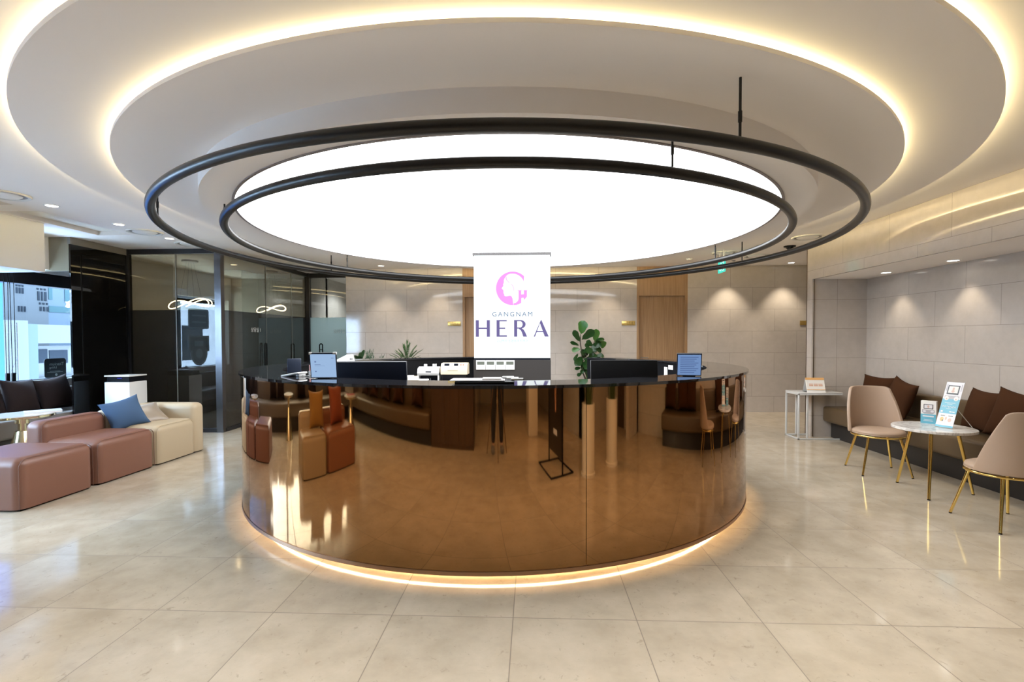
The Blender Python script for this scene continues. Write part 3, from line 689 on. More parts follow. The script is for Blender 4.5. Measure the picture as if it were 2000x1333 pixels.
# ================================================================== CHAIRS AND TABLES ON THE RIGHT
def make_chair(label, loc, rz):
    t = thing('side_chair', label, 'chair', loc, rz, 'taupe chairs with gold legs')
    B().lathe([(0, .392), (.200, .392), (.222, .398), (.228, .412), (.222, .428), (.19, .441), (.1, .447), (0, .448)], n=48).obj('seat', TAUPE, t, ang=60)
    B().ring((0, 0), .224, .005, .400, 64, 8).obj('seat_piping', TAUPE, t)
    b = B(); NU, NV = 30, 14; th = .030
    def P(u, v, o):
        zt = .455
        ph = math.radians(84 - 36 * v ** 1.25) * u
        r = .226 + .004 * v + o
        z = .400 + zt * v * (1 - .055 * abs(u) ** 7 * v) 
        return (r * math.sin(ph), -r * math.cos(ph) * (1 - .12 * v) - .055 * v, z)
    vs = [P(-1 + 2 * i / NU, j / NV, o) for o in (0, th) for i in range(NU + 1) for j in range(NV + 1)]
    K = NV + 1; T = (NU + 1) * K; fs = []
    for i in range(NU):
        for j in range(NV):
            a = i * K + j; fs += [(a, a + 1, a + K + 1, a + K), (T + a, T + a + K, T + a + K + 1, T + a + 1)]
    for i in range(NU):
        a = i * K; fs += [(a, a + K, T + a + K, T + a), (a + NV, T + a + NV, T + a + K + NV, a + K + NV)]
    for j in range(NV):
        fs += [(j, T + j, T + j + 1, j + 1), (NU * K + j, NU * K + j + 1, T + NU * K + j + 1, T + NU * K + j)]
    o = b.add(vs, fs).obj('backrest', TAUPE, t, ang=180)
    q = o.modifiers.new('bev', 'BEVEL'); q.width = .011; q.segments = 3; q.limit_method = 'ANGLE'; q.angle_limit = math.radians(50)
    B().ring((0, 0), .226, .009, .382, 64, 10).obj('gold_rim', GOLD, t)
    for sx, sy in ((1, 1), (-1, 1), (-1, -1), (1, -1)):
        lg = B().cyl((.135 * sx, .135 * sy, .384), (.212 * sx, .212 * sy, .004), .0125, .009, 14).obj('leg', GOLD, t)
        B().cyl((.211 * sx, .211 * sy, .008), (.212 * sx, .212 * sy, 0), .0098, n=12).obj('foot_cap', BLACK, lg)
    return t
chair = make_chair('taupe leather chair with gold legs facing us, beyond the marble table', (3.50, 5.17, 0), math.radians(168))
dup(chair, (3.45, 3.755, 0), math.radians(-1), 'taupe leather chair seen from behind, cut by the right edge')
t = thing('round_table', 'round white marble table with gold splayed legs', 'table', (3.515, 4.50, 0))
B().lathe([(0, .556), (.288, .556), (.297, .560), (.297, .578), (.292, .582), (0, .582)], n=64).obj('tabletop', MARBLE, t)
B().cyl((0, 0, .545), (0, 0, .556), .17, n=32).obj('mounting_plate', GOLD, t)
for a in (math.degrees(math.atan2(.287, -.093)), math.degrees(math.atan2(-.227, -.201)), math.degrees(math.atan2(-.065, .284))):
    ca, sa = math.cos(math.radians(a)), math.sin(math.radians(a))
    lg = B().cyl((.18 * ca, .18 * sa, .55), (.302 * ca, .302 * sa, .004), .0145, .0105, 16).obj('leg', GOLD, t)
    B().cyl((.301 * ca, .301 * sa, .008), (.302 * ca, .302 * sa, 0), .0115, n=12).obj('foot_cap', BLACK, lg)

# printed table banner and leaflet stack
TEAL = mat('print_teal', (.13, .42, .55), .4); PRW = mat('print_white', (.72, .70, .72), .4); PRG = mat('print_grey', (.42, .40, .42), .4); PRD = mat('print_black', (.03, .035, .04), .4); PRS = mat('print_skin', (.62, .42, .35), .4); PRY = mat('print_yellow', (.62, .46, .18), .4)
TZ = .582
t = thing('table_banner', 'small teal and white banner leaning back on a wire stand on the marble table', 'banner', (3.56, 4.445, TZ), math.radians(-70))
BM = R('X', -21)
def bp(x, z, y=0.): return tuple(BM @ Vector((x, y, z)))
bx_, bz_ = tuple((BM @ Vector((1, 0, 0)))), tuple((BM @ Vector((0, 0, 1))))
def bpoly(b, x0, z0, x1, z1, d=.0006): return b.poly([(x0, z0), (x1, z0), (x1, z1), (x0, z1)], bp(0, 0, -.001), bx_, bz_, d)
def bell(b, cx, cz, rx, rz_, d): return b.poly([(cx + rx * math.cos(2 * PI * i / 20), cz + rz_ * math.sin(2 * PI * i / 20)) for i in range(20)], bp(0, 0, -.001), bx_, bz_, d)
BW, BH = .0665, .415
bpoly(B(), -BW, .004, BW, BH, .0012).obj('sheet', PRW, t, smooth=False)
bpoly(B(), -BW, .004, BW, .022, .0018).obj('teal_border', TEAL, t, smooth=False); bpoly(B(), -BW, .13, BW, .262, .0018).obj('teal_print', TEAL, t, smooth=False)
b = bpoly(B(), -.055, .262, .055, .292, .0019); bpoly(b, -.058, .335, -.052, .40, .0019); bpoly(b, .052, .335, .058, .40, .0019); b.obj('grey_print', PRG, t, smooth=False)
b = bpoly(B(), -.047, .305, .042, .388, .0024); b.obj('screen_print', PRD, t, smooth=False)
b = bpoly(B(), -.038, .318, .034, .379, .003); bell(b, -.036, .268, .017, .02, .003); bell(b, .036, .268, .017, .02, .003); bpoly(b, -.055, .034, -.003, .116, .0024); bpoly(b, .003, .034, .055, .116, .0024); b.obj('white_print', PAPER, t, smooth=False)
b = bell(B(), -.002, .356, .008, .014, .0036); bell(b, -.002, .333, .012, .012, .0035); bell(b, -.036, .262, .006, .007, .0036); bell(b, .036, .262, .006, .007, .0036); bell(b, .0, .085, .006, .014, .0034); bell(b, .03, .072, .013, .018, .003); b.obj('figure_print', PRS, t, smooth=False)
b = bell(B(), -.03, .075, .014, .02, .003); b.obj('yellow_print', PRY, t, smooth=False)
b = bpoly(B(), -.045, .106, -.012, .111, .003); bpoly(b, .014, .106, .048, .111, .003); bpoly(b, -.026, .058, -.018, .07, .0034); b.obj('dark_print', PRD, t, smooth=False)
b = B().text('POTENZA', bp(0, .184, -.0028), bx_, bz_, .0215, spacing=1.1); bpoly(b, -.04, .226, .04, .229, .003); bpoly(b, -.02, .214, .02, .2165, .003); bpoly(b, -.018, .172, .018, .175, .003); bpoly(b, -.054, .140, -.038, .155, .003); bpoly(b, .012, .143, .03, .152, .003); bpoly(b, .034, .143, .052, .152, .003); b.obj('white_lettering', PAPER, t, smooth=False)
B().tube([bp(-BW, .006), bp(BW, .006)], .003, 8).tube([bp(-BW, BH), bp(BW, BH)], .0025, 8).tube([bp(-BW, BH - .002), bp(-BW, BH + .014)], .0015, 6).tube([bp(BW, BH - .002), bp(BW, BH + .014)], .0015, 6).obj('rail', STEEL, t)
pv = bp(0.02, .22, .004)
B().tube([pv, (-.01, .135, .16), (.0, .11, .08), (-.02, .085, .004)], .0028, 6).tube([pv, (.09, .215, .003)], .0028, 6).tube([bp(0, .006, .003), pv, bp(0, BH, .003)], .0018, 6).obj('wire_stand', PLASTIC, t)
t = thing('leaflet_stack', 'upright stack of teal and white leaflets beside the small table banner', 'leaflets', (3.60, 4.665, TZ), math.radians(-50))
B().box(-.055, .055, 0, .05, 0, .205).obj('sheets', PAPER, t, smooth=False)
b = B().box(-.055, .055, -.0012, 0, 0, .085); b.obj('teal_print', TEAL, t, smooth=False)
b = B().box(-.034, .034, -.0012, 0, .132, .175); b.obj('screen_print', PRD, t, smooth=False)
b = B().box(-.029, .029, -.0018, -.0012, .138, .170); b.poly([(-.028 + .012 * math.cos(i * PI / 8), .111 + .009 * math.sin(i * PI / 8)) for i in range(16)], (0, -.0014, 0), (1, 0, 0), (0, 0, 1), .0006); b.poly([(.028 + .012 * math.cos(i * PI / 8), .111 + .009 * math.sin(i * PI / 8)) for i in range(16)], (0, -.0014, 0), (1, 0, 0), (0, 0, 1), .0006)
b.box(-.04, .04, -.0018, -.0012, .06, .072).box(-.03, .03, -.0018, -.0012, .034, .037).box(-.035, .035, -.0018, -.0012, .022, .026).obj('white_print', PRW, t, smooth=False)
b = B().poly([(-.045, .125), (-.045, .1), (-.03, .088), (.03, .088), (.045, .1), (.045, .125)], (0, -.0004, 0), (1, 0, 0), (0, 0, 1), .0006); b.obj('grey_print', PRG, t, smooth=False)
b = B().poly([(.008 * math.cos(i * PI / 8), .154 + .012 * math.sin(i * PI / 8)) for i in range(16)], (0, -.0019, 0), (1, 0, 0), (0, 0, 1), .0006).obj('figure_print', PRS, t, smooth=False)

# white C-frame side table + flip calendar
t = thing('c_side_table', 'white metal C-frame side table at the far end of the bench', 'table', (3.83, 6.93, 0))
B().rbox(3.535, 4.115, 6.755, 7.10, .618, .634, .003, 2).obj('tabletop', PLASTIC, t, world=True)
for y in (6.765, 7.09):
    b = B().rbox(3.535, 3.555, y - .01, y + .01, .002, .62, .002, 1)
    b.rbox(3.535, 4.11, y - .01, y + .01, .002, .02, .002, 1).rbox(3.535, 4.11, y - .01, y + .01, .60, .618, .002, 1); b.obj('frame', PLASTIC, t, world=True)
B().rbox(3.535, 3.555, 6.765, 7.09, .002, .02, .002, 1).rbox(3.535, 3.555, 6.765, 7.09, .60, .618, .002, 1).obj('cross_bar', PLASTIC, t, world=True)
for x, y in ((3.66, 6.79), (3.66, 7.065)): B().rbox(x, x + .022, y - .011, y + .011, .02, .60, .002, 1).obj('upright', PLASTIC, t, world=True)
t = thing('flip_calendar', 'white flip chart booklet with orange edge on the white side table', 'booklet', (3.79, 6.85, .634), math.radians(-8))
B().add([(-.115, -.075, 0), (.115, -.075, 0), (.115, -.005, .185), (-.115, -.005, .185), (-.115, .075, 0), (.115, .075, 0), (.115, .005, .185), (-.115, .005, .185)], [(0, 1, 2, 3), (4, 7, 6, 5), (3, 2, 6, 7), (0, 4, 5, 1)]).obj('easel', PAPER, t, smooth=False)
nz_ = Vector((0, -.185, .07)).normalized(); uyv = Vector((0, .07, .185)).normalized()
def fpoly(x0, z0, x1, z1, d): return ([(x0, z0), (x1, z0), (x1, z1), (x0, z1)], (0, -.075, 0), (1, 0, 0), tuple(uyv), d)
B().poly(*fpoly(-.112, .03, .112, .165, .006)).obj('page', mat('page_white', (.84, .80, .74), .5), t, smooth=False)
B().poly(*fpoly(-.115, .175, .115, .205, .003)).poly(*fpoly(-.112, .034, .112, .043, .0066)).obj('orange_edge', mat('orange_print', (.78, .42, .14), .5), t, smooth=False)
b = B()
for i in range(3):
    for j in range(2): b.poly(*fpoly(-.08 + .058 * i, .085 + .024 * j, -.03 + .058 * i, .103 + .024 * j - (.006 if j else 0), .0068))
b.obj('salmon_print', mat('salmon_print', (.68, .40, .28), .5), t, smooth=False)

# ================================================================== LEFT SIDE
def gold_table(label, x, y, z=.53, R_=.245):
    t = thing('pedestal_table', label, 'table', (x, y, 0), 0, 'small tables with brass cone feet')
    B().lathe([(0, z - .035), (R_ - .012, z - .035), (R_, z - .028), (R_, z - .008), (0, z - .008)], n=56).obj('brass_edge', BRASS, t)
    B().lathe([(0, z - .008), (R_ - .006, z - .008), (R_ - .006, z), (0, z)], n=56).obj('tabletop', mat('white_top', (.74, .75, .76), .12), t)
    B().lathe([(0, z - .10), (.062, z - .10), (.062, z - .035), (0, z - .035)], n=36).obj('collar', BRASS, t)
    B().lathe([(0, z - .18), (.038, z - .18), (.038, z - .10), (0, z - .10)], n=30).obj('neck', BRASS, t)
    B().lathe([(0, 0), (.165, 0), (.168, .004), (.060, z - .18), (0, z - .18)], n=48).obj('cone_foot', BRASS, t)
    return t
gold_table('small round table with brass cone foot by the pink sofa', -5.49, 5.08, .572, .268)
gold_table('small round brass table mirrored at the far left of the counter', -5.54, 2.95, .62, .23)
gold_table('small round brass table mirrored between the sofa blocks', -5.45, 1.65, .56, .25)
gold_table('small round brass table mirrored by the corner bench', -4.75, .35, .56, .25)
t = thing('closed_booklet', 'white booklet lying on the round table by the window', 'book', (-5.38, 5.20, .572), math.radians(48))
B().rbox(-.15, .15, -.11, .11, 0, .018, .002, 1).obj('pages', PAPER, t); B().box(-.152, .152, -.112, .112, .018, .020).obj('cover', mat('booklet_cover', (.70, .72, .76), .25), t, smooth=False); B().box(-.152, .152, -.112, .112, -.0, .0015).obj('cover', MATS['booklet_cover'], t, smooth=False)
t = thing('magazine', 'red and white magazine on a small table, mirrored in the counter', 'magazine', (-4.75, .35, .56), .4)
B().rbox(-.12, .12, -.16, .16, 0, .012, .002, 1).obj('pages', PAPER, t); B().box(-.12, .12, -.16, .16, .012, .0135).obj('cover', mat('red_cover', (.45, .04, .05), .3), t, smooth=False)
t = thing('air_purifier', 'white square air purifier tower with a floating lid behind the sofa', 'air purifier', (-5.535, 6.50, 0))
B().rbox(-.172, .172, -.15, .15, .02, .80, .004, 2).obj('body', mat('purifier_white', (.78, .78, .77), .3), t)
B().box(-.15, .15, -.13, .13, .80, .872).obj('neck', mat('purifier_gap', (.008, .008, .01), .15), t, smooth=False)
B().rbox(-.174, .174, -.152, .152, .872, .890, .003, 2).obj('lid', MATS['purifier_white'], t)
B().box(-.165, .165, -.145, .145, 0, .02).obj('foot', BLACK, t, smooth=False)
B().box(-.01, .05, -.132, -.13, .845, .855).obj('status_light', emitter('led_blue', (.10, .10, 1), .5), t, smooth=False)
# window decal and blind cords
t = thing('window_decal', 'black rounded sign stuck on the window glass above the bench', 'decal', (WX - .145, 6.71, .835))
def rr(w, h, r, sk=0.):
    pts = []
    for cx, cz, a in ((w / 2 - r, r, -90), (w / 2 - r, h - r, 0), (-w / 2 + r, h - r, 90), (-w / 2 + r, r, 180)):
        for i in range(6): pts.append((cx + r * math.cos(math.radians(a + 18 * i)), cz + r * math.sin(math.radians(a + 18 * i))))
    return [(x, z) for x, z in pts]
B().poly(rr(.32, .27, .04), (0, 0, 0), (0, 1, 0), (0, 0, 1), .003).obj('plate', mat('decal_black', (.006, .009, .009), .4), t, smooth=False)
DW = mat('decal_white', (.34, .38, .37), .5)
b = B().text('Titanium', (.004, .125, .172), (0, -1, 0), (0, 0, 1), .060, 'LEFT' , d=-.0005).text('Lifting', (.004, .02, .13), (0, -1, 0), (0, 0, 1), .045, 'LEFT', d=-.0005)
b.obj('mirrored_lettering', DW, t, smooth=False)
b = B().poly([(-.08, .088), (.07, .088), (.07, .093), (-.08, .093)], (.003, 0, 0), (0, 1, 0), (0, 0, 1), .0006).poly([(-.12, .074), (.11, .074), (.11, .079), (-.12, .079)], (.003, 0, 0), (0, 1, 0), (0, 0, 1), .0006).poly([(.01 + .018 * math.cos(i * PI / 8), .04 + .018 * math.sin(i * PI / 8)) for i in range(16)], (.003, 0, 0), (0, 1, 0), (0, 0, 1), .0006).obj('small_print', DW, t, smooth=False)
for i, (y, dy) in enumerate(((5.945, .02), (6.015, .05))):
    t = thing('blind_cord', ('looped blind cord with black weight, left of the pair', 'looped blind cord with black weight, right of the pair')[i], 'cord', (WX + .0, y, .83), 0, 'cords hanging in the window')
    B().tube([(0, -.02, 1.44), (0, -.012, .10)], .004, 6).tube([(0, .03, 1.44), (0, .012 + dy * .3, .10)], .004, 6).obj('cord_loop', BLACK, t)
    B().rbox(-.012, .012, -.022, .022, .0, .12, .006, 2).obj('weight', BLACK, t)
# pendants in the consulting room
def ribbon(label, x, y, z, s, rz):
    t = thing('ribbon_pendant', label, 'pendant', (x, y, z), rz, 'glowing ribbon pendants')
    pts = []
    for i in range(80):
        u = i / 79. * 1.62 - .06; a = 2 * PI * u
        pts.append((s * math.sin(a) * 1.0, s * .35 * math.cos(a * .5), s * (.22 * math.sin(2 * a + .3) + .10 * math.sin(a))))
    B().tube(pts, .008, 8).obj('glowing_ribbon', emitter('ribbon_light', (1, .93, .76), 16.0), t)
    for q in (-.6, -.2, .2, .6): B().cyl((s * q, 0, .02), (s * q * .3, 0, H - z - .03), .0015, n=6).obj('wire', BLACK, t)
    B().cyl((0, 0, H - z - .03), (0, 0, H - z), .12, n=32).obj('ceiling_rose', mat('rose_white', (.6, .58, .55), .4), t)
ribbon('glowing ribbon pendant behind the smoked glass front, above the window lettering', -5.745, 8.10, 1.965, .30, .25)
ribbon('glowing ribbon pendant behind the smoked glass door, farther and smaller', -5.085, 9.45, 1.955, .25, .4)
# lettering on the consulting room window
t = thing('window_lettering', 'pale outlined letter shapes on the near window, mirrored in the smoked glass front', 'decal', (WX - .148, 4.40, .98))
LM = mat('letter_pale', (.30, .38, .46), .5); LD = mat('letter_dark', (.05, .06, .07), .5)
def lp(b, pts, d): return b.poly(pts, (0, 0, 0), (0, 1, 0), (0, 0, 1), d)
b = B(); lp(b, rr(.62, .40, .05), .002); b.v = [(x, y, z + .60) for x, y, z in b.v]
lp(b, [(-.31, .14), (.31, .14), (.31, .46), (-.31, .46)], .002); lp(b, [(.25 * math.cos(i * PI / 16), .10 + .24 * math.sin(i * PI / 16)) for i in range(32)], .0021); b.obj('letter_outline', LM, t, smooth=False)
b = B()
b2_ = B(); lp(b2_, rr(.54, .34, .03), .004); b2_.v = [(x, y, z + .63) for x, y, z in b2_.v]; b.add(b2_.v, b2_.f)
lp(b, [(-.26, .17), (.26, .17), (.26, .43), (-.26, .43)], .004); lp(b, [(.2 * math.cos(i * PI / 16), .10 + .2 * math.sin(i * PI / 16)) for i in range(32)], .0042); b.obj('letter_body', LD, t, smooth=False)
b = B(); lp(b, [(-.22, .72), (.20, .72), (.20, .75), (-.22, .75)], .005); lp(b, [(-.22, .85), (.20, .85), (.20, .88), (-.22, .88)], .005); lp(b, [(-.12, .25), (.14, .25), (.14, .36), (-.12, .36)], .005); lp(b, [(.1 * math.cos(i * PI / 12), .10 + .1 * math.sin(i * PI / 12)) for i in range(24)], .005); b.obj('letter_stroke', LM, t, smooth=False)

# ================================================================== ON AND INSIDE THE COUNTER
CT = 1.11
def monitor(label, loc, rz, w, h, tilt, col=DARKPL):
    """seen from behind: slim back shell, arm and foot on the work desk; local -Y faces the visitor"""
    t = thing('computer_monitor', label, 'monitor', loc, rz, 'monitors behind the counter')
    M = Matrix.Translation((0, 0, .11)) @ R('X', tilt)
    B().rbox(-w / 2, w / 2, -.010, .010, 0, h, .004, 2, M=M).obj('back_shell', col, t)
    B().rbox(-w / 2 - .001, w / 2 + .001, .010, .016, -.001, h + .001, .002, 1, M=M).obj('bezel', mat('bezel_grey', (.06, .06, .065), .35), t)
    B().box(-w / 2 + .008, w / 2 - .008, .016, .0165, .012, h - .008).obj('screen', emitter('screen_desk', (.5, .7, 1.0), .5), t, smooth=False).matrix_local = M
    B().rbox(-.03, .03, -.035, -.010, -.09, h * .5, .004, 2, M=M).obj('stand_neck', BLACK, t)
    B().rbox(-.13, .13, -.12, .10, 0, .012, .004, 2).obj('stand_foot', BLACK, t)
    return t
monitor('wide dark navy monitor back behind the counter, left of the sign', (-1.13, 3.42, .78), math.radians(3), .505, .325, 9)
monitor('wide black monitor back behind the counter, right of the fig tree', (.605, 3.30, .78), math.radians(-2), .440, .335, -9, BLACK)
def tablet(label, loc, rz, w, h, tilt, lit, kind='list'):
    t = thing('display_tablet', label, 'tablet', loc, rz, 'customer tablets on the counter')
    M = R('X', tilt)
    B().rbox(-w / 2, w / 2, 0, .010, .002, h, .004, 2, M=M).obj('case', DARKPL, t)
    scm = emitter('tablet_' + kind, lit[0], lit[1])
    B().box(-w / 2 + .006, w / 2 - .006, -.0008, 0, .008, h - .010).obj('screen', scm, t, smooth=False).matrix_local = M
    b = B()
    if kind == 'list':
        for i in range(9): b.box(-w * .36, w * .36 - (i % 3) * .012, -.0016, -.0008, h * (.82 - .083 * i), h * (.82 - .083 * i) + .004)
    else:
        b.box(-w * .32, -w * .26, -.0016, -.0008, h * .62, h * .68).box(-w * .32, -w * .10, -.0016, -.0008, h * .53, h * .545).box(-w * .32, w * .05, -.0016, -.0008, h * .49, h * .497).box(-w * .32, -w * .26, -.0016, -.0008, h * .25, h * .30).box(w * .30, w * .40, -.0016, -.0008, h * .78, h * .80)
    b.obj('screen_text', emitter('screen_ink_' + kind, (lit[0][0] * .45, lit[0][1] * .45, lit[0][2] * .55), lit[1]), t, smooth=False).matrix_local = M
    if kind == 'page':
        B().box(-w / 2 - .001, -w / 2 + .016, -.002, .011, h - .012, h + .002).box(w / 2 - .022, w / 2 + .001, -.002, .011, h - .012, h + .002).obj('corner_clip', PLASTIC, t, smooth=False).matrix_local = M
    B().cyl(tuple(M @ Vector((0, .010, h * .5))), (0, .05, .006), .006).rbox(-.04, .04, -.015, .075, 0, .006, .002, 1).obj('stand', BLACK, t, smooth=False)
    return t
tablet('tablet showing a pale blue page with white corner clips, on the counter left', (-1.37, 3.19, CT), math.radians(3), .176, .172, 8, ((.30, .44, .66), .9), 'page')
tablet('tablet showing a blue list, standing alone on the counter right of the monitor', (1.053, 3.40, CT), math.radians(-10), .160, .158, 10, ((.17, .28, .52), .8), 'list')
t = thing('card_reader_display', 'small dark display turned sideways on the counter, farthest left', 'display', (-1.80, 3.66, CT), math.radians(28), None)
B().rbox(-.048, .048, 0, .012, .003, .112, .003, 2, M=R('X', -6)).obj('screen_back', mat('navy_plastic', (.02, .03, .055), .3), t); B().rbox(-.035, .035, -.01, .05, 0, .006, .002, 1).obj('foot', BLACK, t)
t = thing('signature_pad', 'flat white card signature pad tilted on the counter', 'card reader', (-1.655, 3.37, CT), math.radians(-20), None)
M = Matrix.Translation((0, 0, .008)) @ R('Y', -9)
B().rbox(-.085, .075, -.045, .045, 0, .014, .006, 3, M=M).obj('body', PLASTIC, t); B().box(-.055, .035, -.032, .032, .014, .0145).obj('screen', mat('pad_grey', (.30, .32, .30), .3), t, smooth=False).matrix_local = M
B().rbox(.04, .07, -.03, .03, 0, .03, .004, 2).obj('stand', PLASTIC, t); B().tube([(.07, 0, .01), (.10, .01, .004), (.125, .02, .012), (.14, .06, .004)], .0025, 6).obj('cable', PLASTIC, t)
t = thing('card_holder', 'white holder with pink and white cards beside the signature pad', 'card holder', (-1.60, 3.52, CT), .1)
B().rbox(-.022, .022, -.012, .012, 0, .028, .002, 1).obj('holder', PLASTIC, t); B().rbox(-.02, .0, -.004, .0, .028, .072, .001, 1).obj('pink_card', mat('card_pink', (.80, .42, .42), .5), t); B().rbox(.001, .02, .001, .004, .028, .062, .001, 1).obj('white_card', PAPER, t)
t = thing('label_printer', 'small white wedge shaped printer on the counter behind the navy monitor', 'printer', (-2.20, 5.72, CT), math.radians(25))
B().add([(-.10, -.06, 0), (.10, -.06, 0), (.10, .07, 0), (-.10, .07, 0), (-.10, -.06, .012), (.02, -.06, .072), (.085, -.06, .075), (.10, -.06, .0), (-.10, .07, .012), (.02, .07, .072), (.085, .07, .075)],
        [(0, 1, 2, 3), (0, 4, 5, 6, 1), (3, 2, 10, 9, 8), (0, 3, 8, 4), (4, 8, 9, 5), (5, 9, 10, 6), (6, 10, 2, 1)]).obj('body', PLASTIC, t, smooth=False)
B().box(.045, .055, -.0615, -.06, .018, .03).obj('button', DARKPL, t, smooth=False); B().box(.062, .072, -.0615, -.06, .018, .03).obj('button', DARKPL, t, smooth=False); B().box(-.13, -.09, -.05, .06, .004, .010).obj('paper_tray', PLASTIC, t, smooth=False)
# slab with rolled papers on the front of the counter
t = thing('clipboard_stack', 'flat grey clipboards lying on the counter front, left below the sign', 'clipboards', (-.295, 2.865, CT), math.radians(2))
B().rbox(-.155, .185, -.065, .085, 0, .014, .003, 1).obj('black_board', BLACK, t); B().rbox(-.185, .13, -.06, .105, .016, .022, .002, 1).obj('grey_board', mat('silver_board', (.52, .50, .50), .22, .3), t)
B().rbox(.0, .11, -.04, .03, .022, .032, .003, 1).obj('white_sheets', PAPER, t)
for i in range(3):
    p = thing('marker_pen', 'white marker pen %s at the right end of the clipboards' % ('farthest back', 'in the middle', 'nearest us')[i], 'pen', (-.15 + .028 * i, 2.915 - .022 * i, CT + .030 - .004 * i), math.radians(8), 'white pens on the clipboards')
    B().cyl((-.03, 0, 0), (.035, 0, 0), .0075, n=14).obj('barrel', PLASTIC, p); B().cyl((.035, 0, 0), (.040, 0, 0), .0045, n=12).obj('cap_tip', BLACK, p); B().cyl((-.034, 0, 0), (-.03, 0, 0), .006, n=12).obj('end_plug', PLASTIC, p)
# back desk machines
DZ = .78
t = thing('laminator', 'cream machine with rounded top on a black base, beside the sign column', 'laminator', (-.985, 6.22, DZ))
b = B(); pr = [(-.11, .142), (-.115, .20), (-.10, .245), (-.06, .278), (.06, .282), (.11, .26), (.11, .142)]
n_ = len(pr); b.add([(x, y, z) for x in (-.165, .165) for y, z in pr], [tuple(range(n_))[::-1], tuple(range(n_, 2 * n_))] + [(i, (i + 1) % n_, n_ + (i + 1) % n_, n_ + i) for i in range(n_)]); b.obj('cover', CREAMPL, t, ang=50)
B().rbox(-.15, .15, -.10, .10, 0, .142, .004, 2).obj('base', BLACK, t); B().box(-.08, .05, -.116, -.113, .19, .196).obj('slot', mat('slot_grey', (.25, .22, .18), .5), t, smooth=False); B().cyl((.115, -.10, .085), (.115, -.106, .085), .012, n=16).obj('knob', STEEL, t)
b = B().box(-.12, -.06, -.1, -.07, .25, .277).box(.0, .05, -.1, -.07, .25, .277); b.obj('control_dial', DARKPL, t, smooth=False); B().box(.08, .09, -.095, -.08, .25, .274).box(.11, .12, -.095, -.08, .25, .274).obj('red_mark', mat('red_mark', (.6, .12, .08), .5), t, smooth=False)
t = thing('money_counter', 'white banknote counter on the desk between the tray and the cream machine', 'counting machine', (-1.31, 6.22, DZ))
b = B(); pr = [(-.10, .13), (-.115, .16), (-.08, .215), (.0, .235), (.09, .215), (.11, .10), (.11, .0), (.04, 0), (.04, .13)]
n_ = len(pr); b.add([(x, y, z) for x in (-.135, .135) for y, z in pr], [tuple(range(n_))[::-1], tuple(range(n_, 2 * n_))] + [(i, (i + 1) % n_, n_ + (i + 1) % n_, n_ + i) for i in range(n_)]); b.obj('housing', PLASTIC, t, ang=50)
B().rbox(-.135, -.118, -.10, .10, 0, .16, .004, 2).obj('side_cheek', PLASTIC, t); B().rbox(.118, .135, -.10, .10, 0, .16, .004, 2).obj('side_cheek', PLASTIC, t); B().box(-.118, .118, .0, .04, .015, .13).obj('note_bay', DARKPL, t, smooth=False)
B().rbox(-.09, .09, -.13, .02, .0, .03, .004, 1).rbox(-.09, -.04, -.13, -.11, .03, .07, .004, 1).rbox(.04, .09, -.13, -.11, .03, .07, .004, 1).obj('note_tray', mat('tray_grey', (.45, .43, .42), .4), t)
B().rbox(-.075, -.035, .0, .02, .225, .265, .003, 1).rbox(.035, .065, .0, .02, .225, .268, .003, 1).rbox(.072, .085, .0, .02, .225, .27, .003, 1).obj('paper_guide', PLASTIC, t); B().box(-.03, .04, -.112, -.105, .168, .182).obj('display', DARKPL, t, smooth=False); B().cyl((-.02, -.05, .03), (-.03, -.02, .09), .008).cyl((.02, -.05, .03), (.012, -.02, .09), .008).obj('stacker_wheel', STEEL, t)
t = thing('paper_tray', 'dark paper tray with white sheets, right of the navy monitor', 'tray', (-1.44, 5.86, DZ), .1)
B().rbox(-.19, .19, -.12, .12, 0, .085, .006, 2).obj('body', mat('tray_black', (.02, .02, .021), .4), t); B().rbox(-.20, .18, -.125, .115, .085, .098, .002, 1).obj('sheets', PAPER, t)
t = thing('memo_box', 'cream paper memo block lying on the paper tray', 'memo block', (-1.47, 5.84, DZ + .098), .25)
B().rbox(-.10, .10, -.07, .07, 0, .04, .003, 1).obj('block', mat('memo_cream', (.78, .68, .50), .6), t); B().rbox(-.085, .05, -.06, .05, .04, .05, .002, 1).obj('loose_sheet', PAPER, t)
for lab, a, z, w, h in (('tall white note stuck on the dark inside wall of the counter', 20.2, .955, .06, .17), ('wide white note stuck on the dark inside wall beside the blue tablet', 17.5, 1.04, .09, .05), ('pale grey note low on the dark inside wall beside the blue tablet', 17.3, .885, .05, .075)):
    r_ = 1.988; x, y = KC[0] + r_ * math.cos(math.radians(a)), KC[1] + r_ * math.sin(math.radians(a))
    t = thing('paper_note', lab, 'note', (x, y, z), math.radians(a - 90), 'notes inside the counter')
    B().box(-w / 2, w / 2, -.002, 0, -h / 2, h / 2).obj('sheet', PAPER if 'grey' not in lab else mat('note_grey', (.55, .55, .56), .6), t, smooth=False)

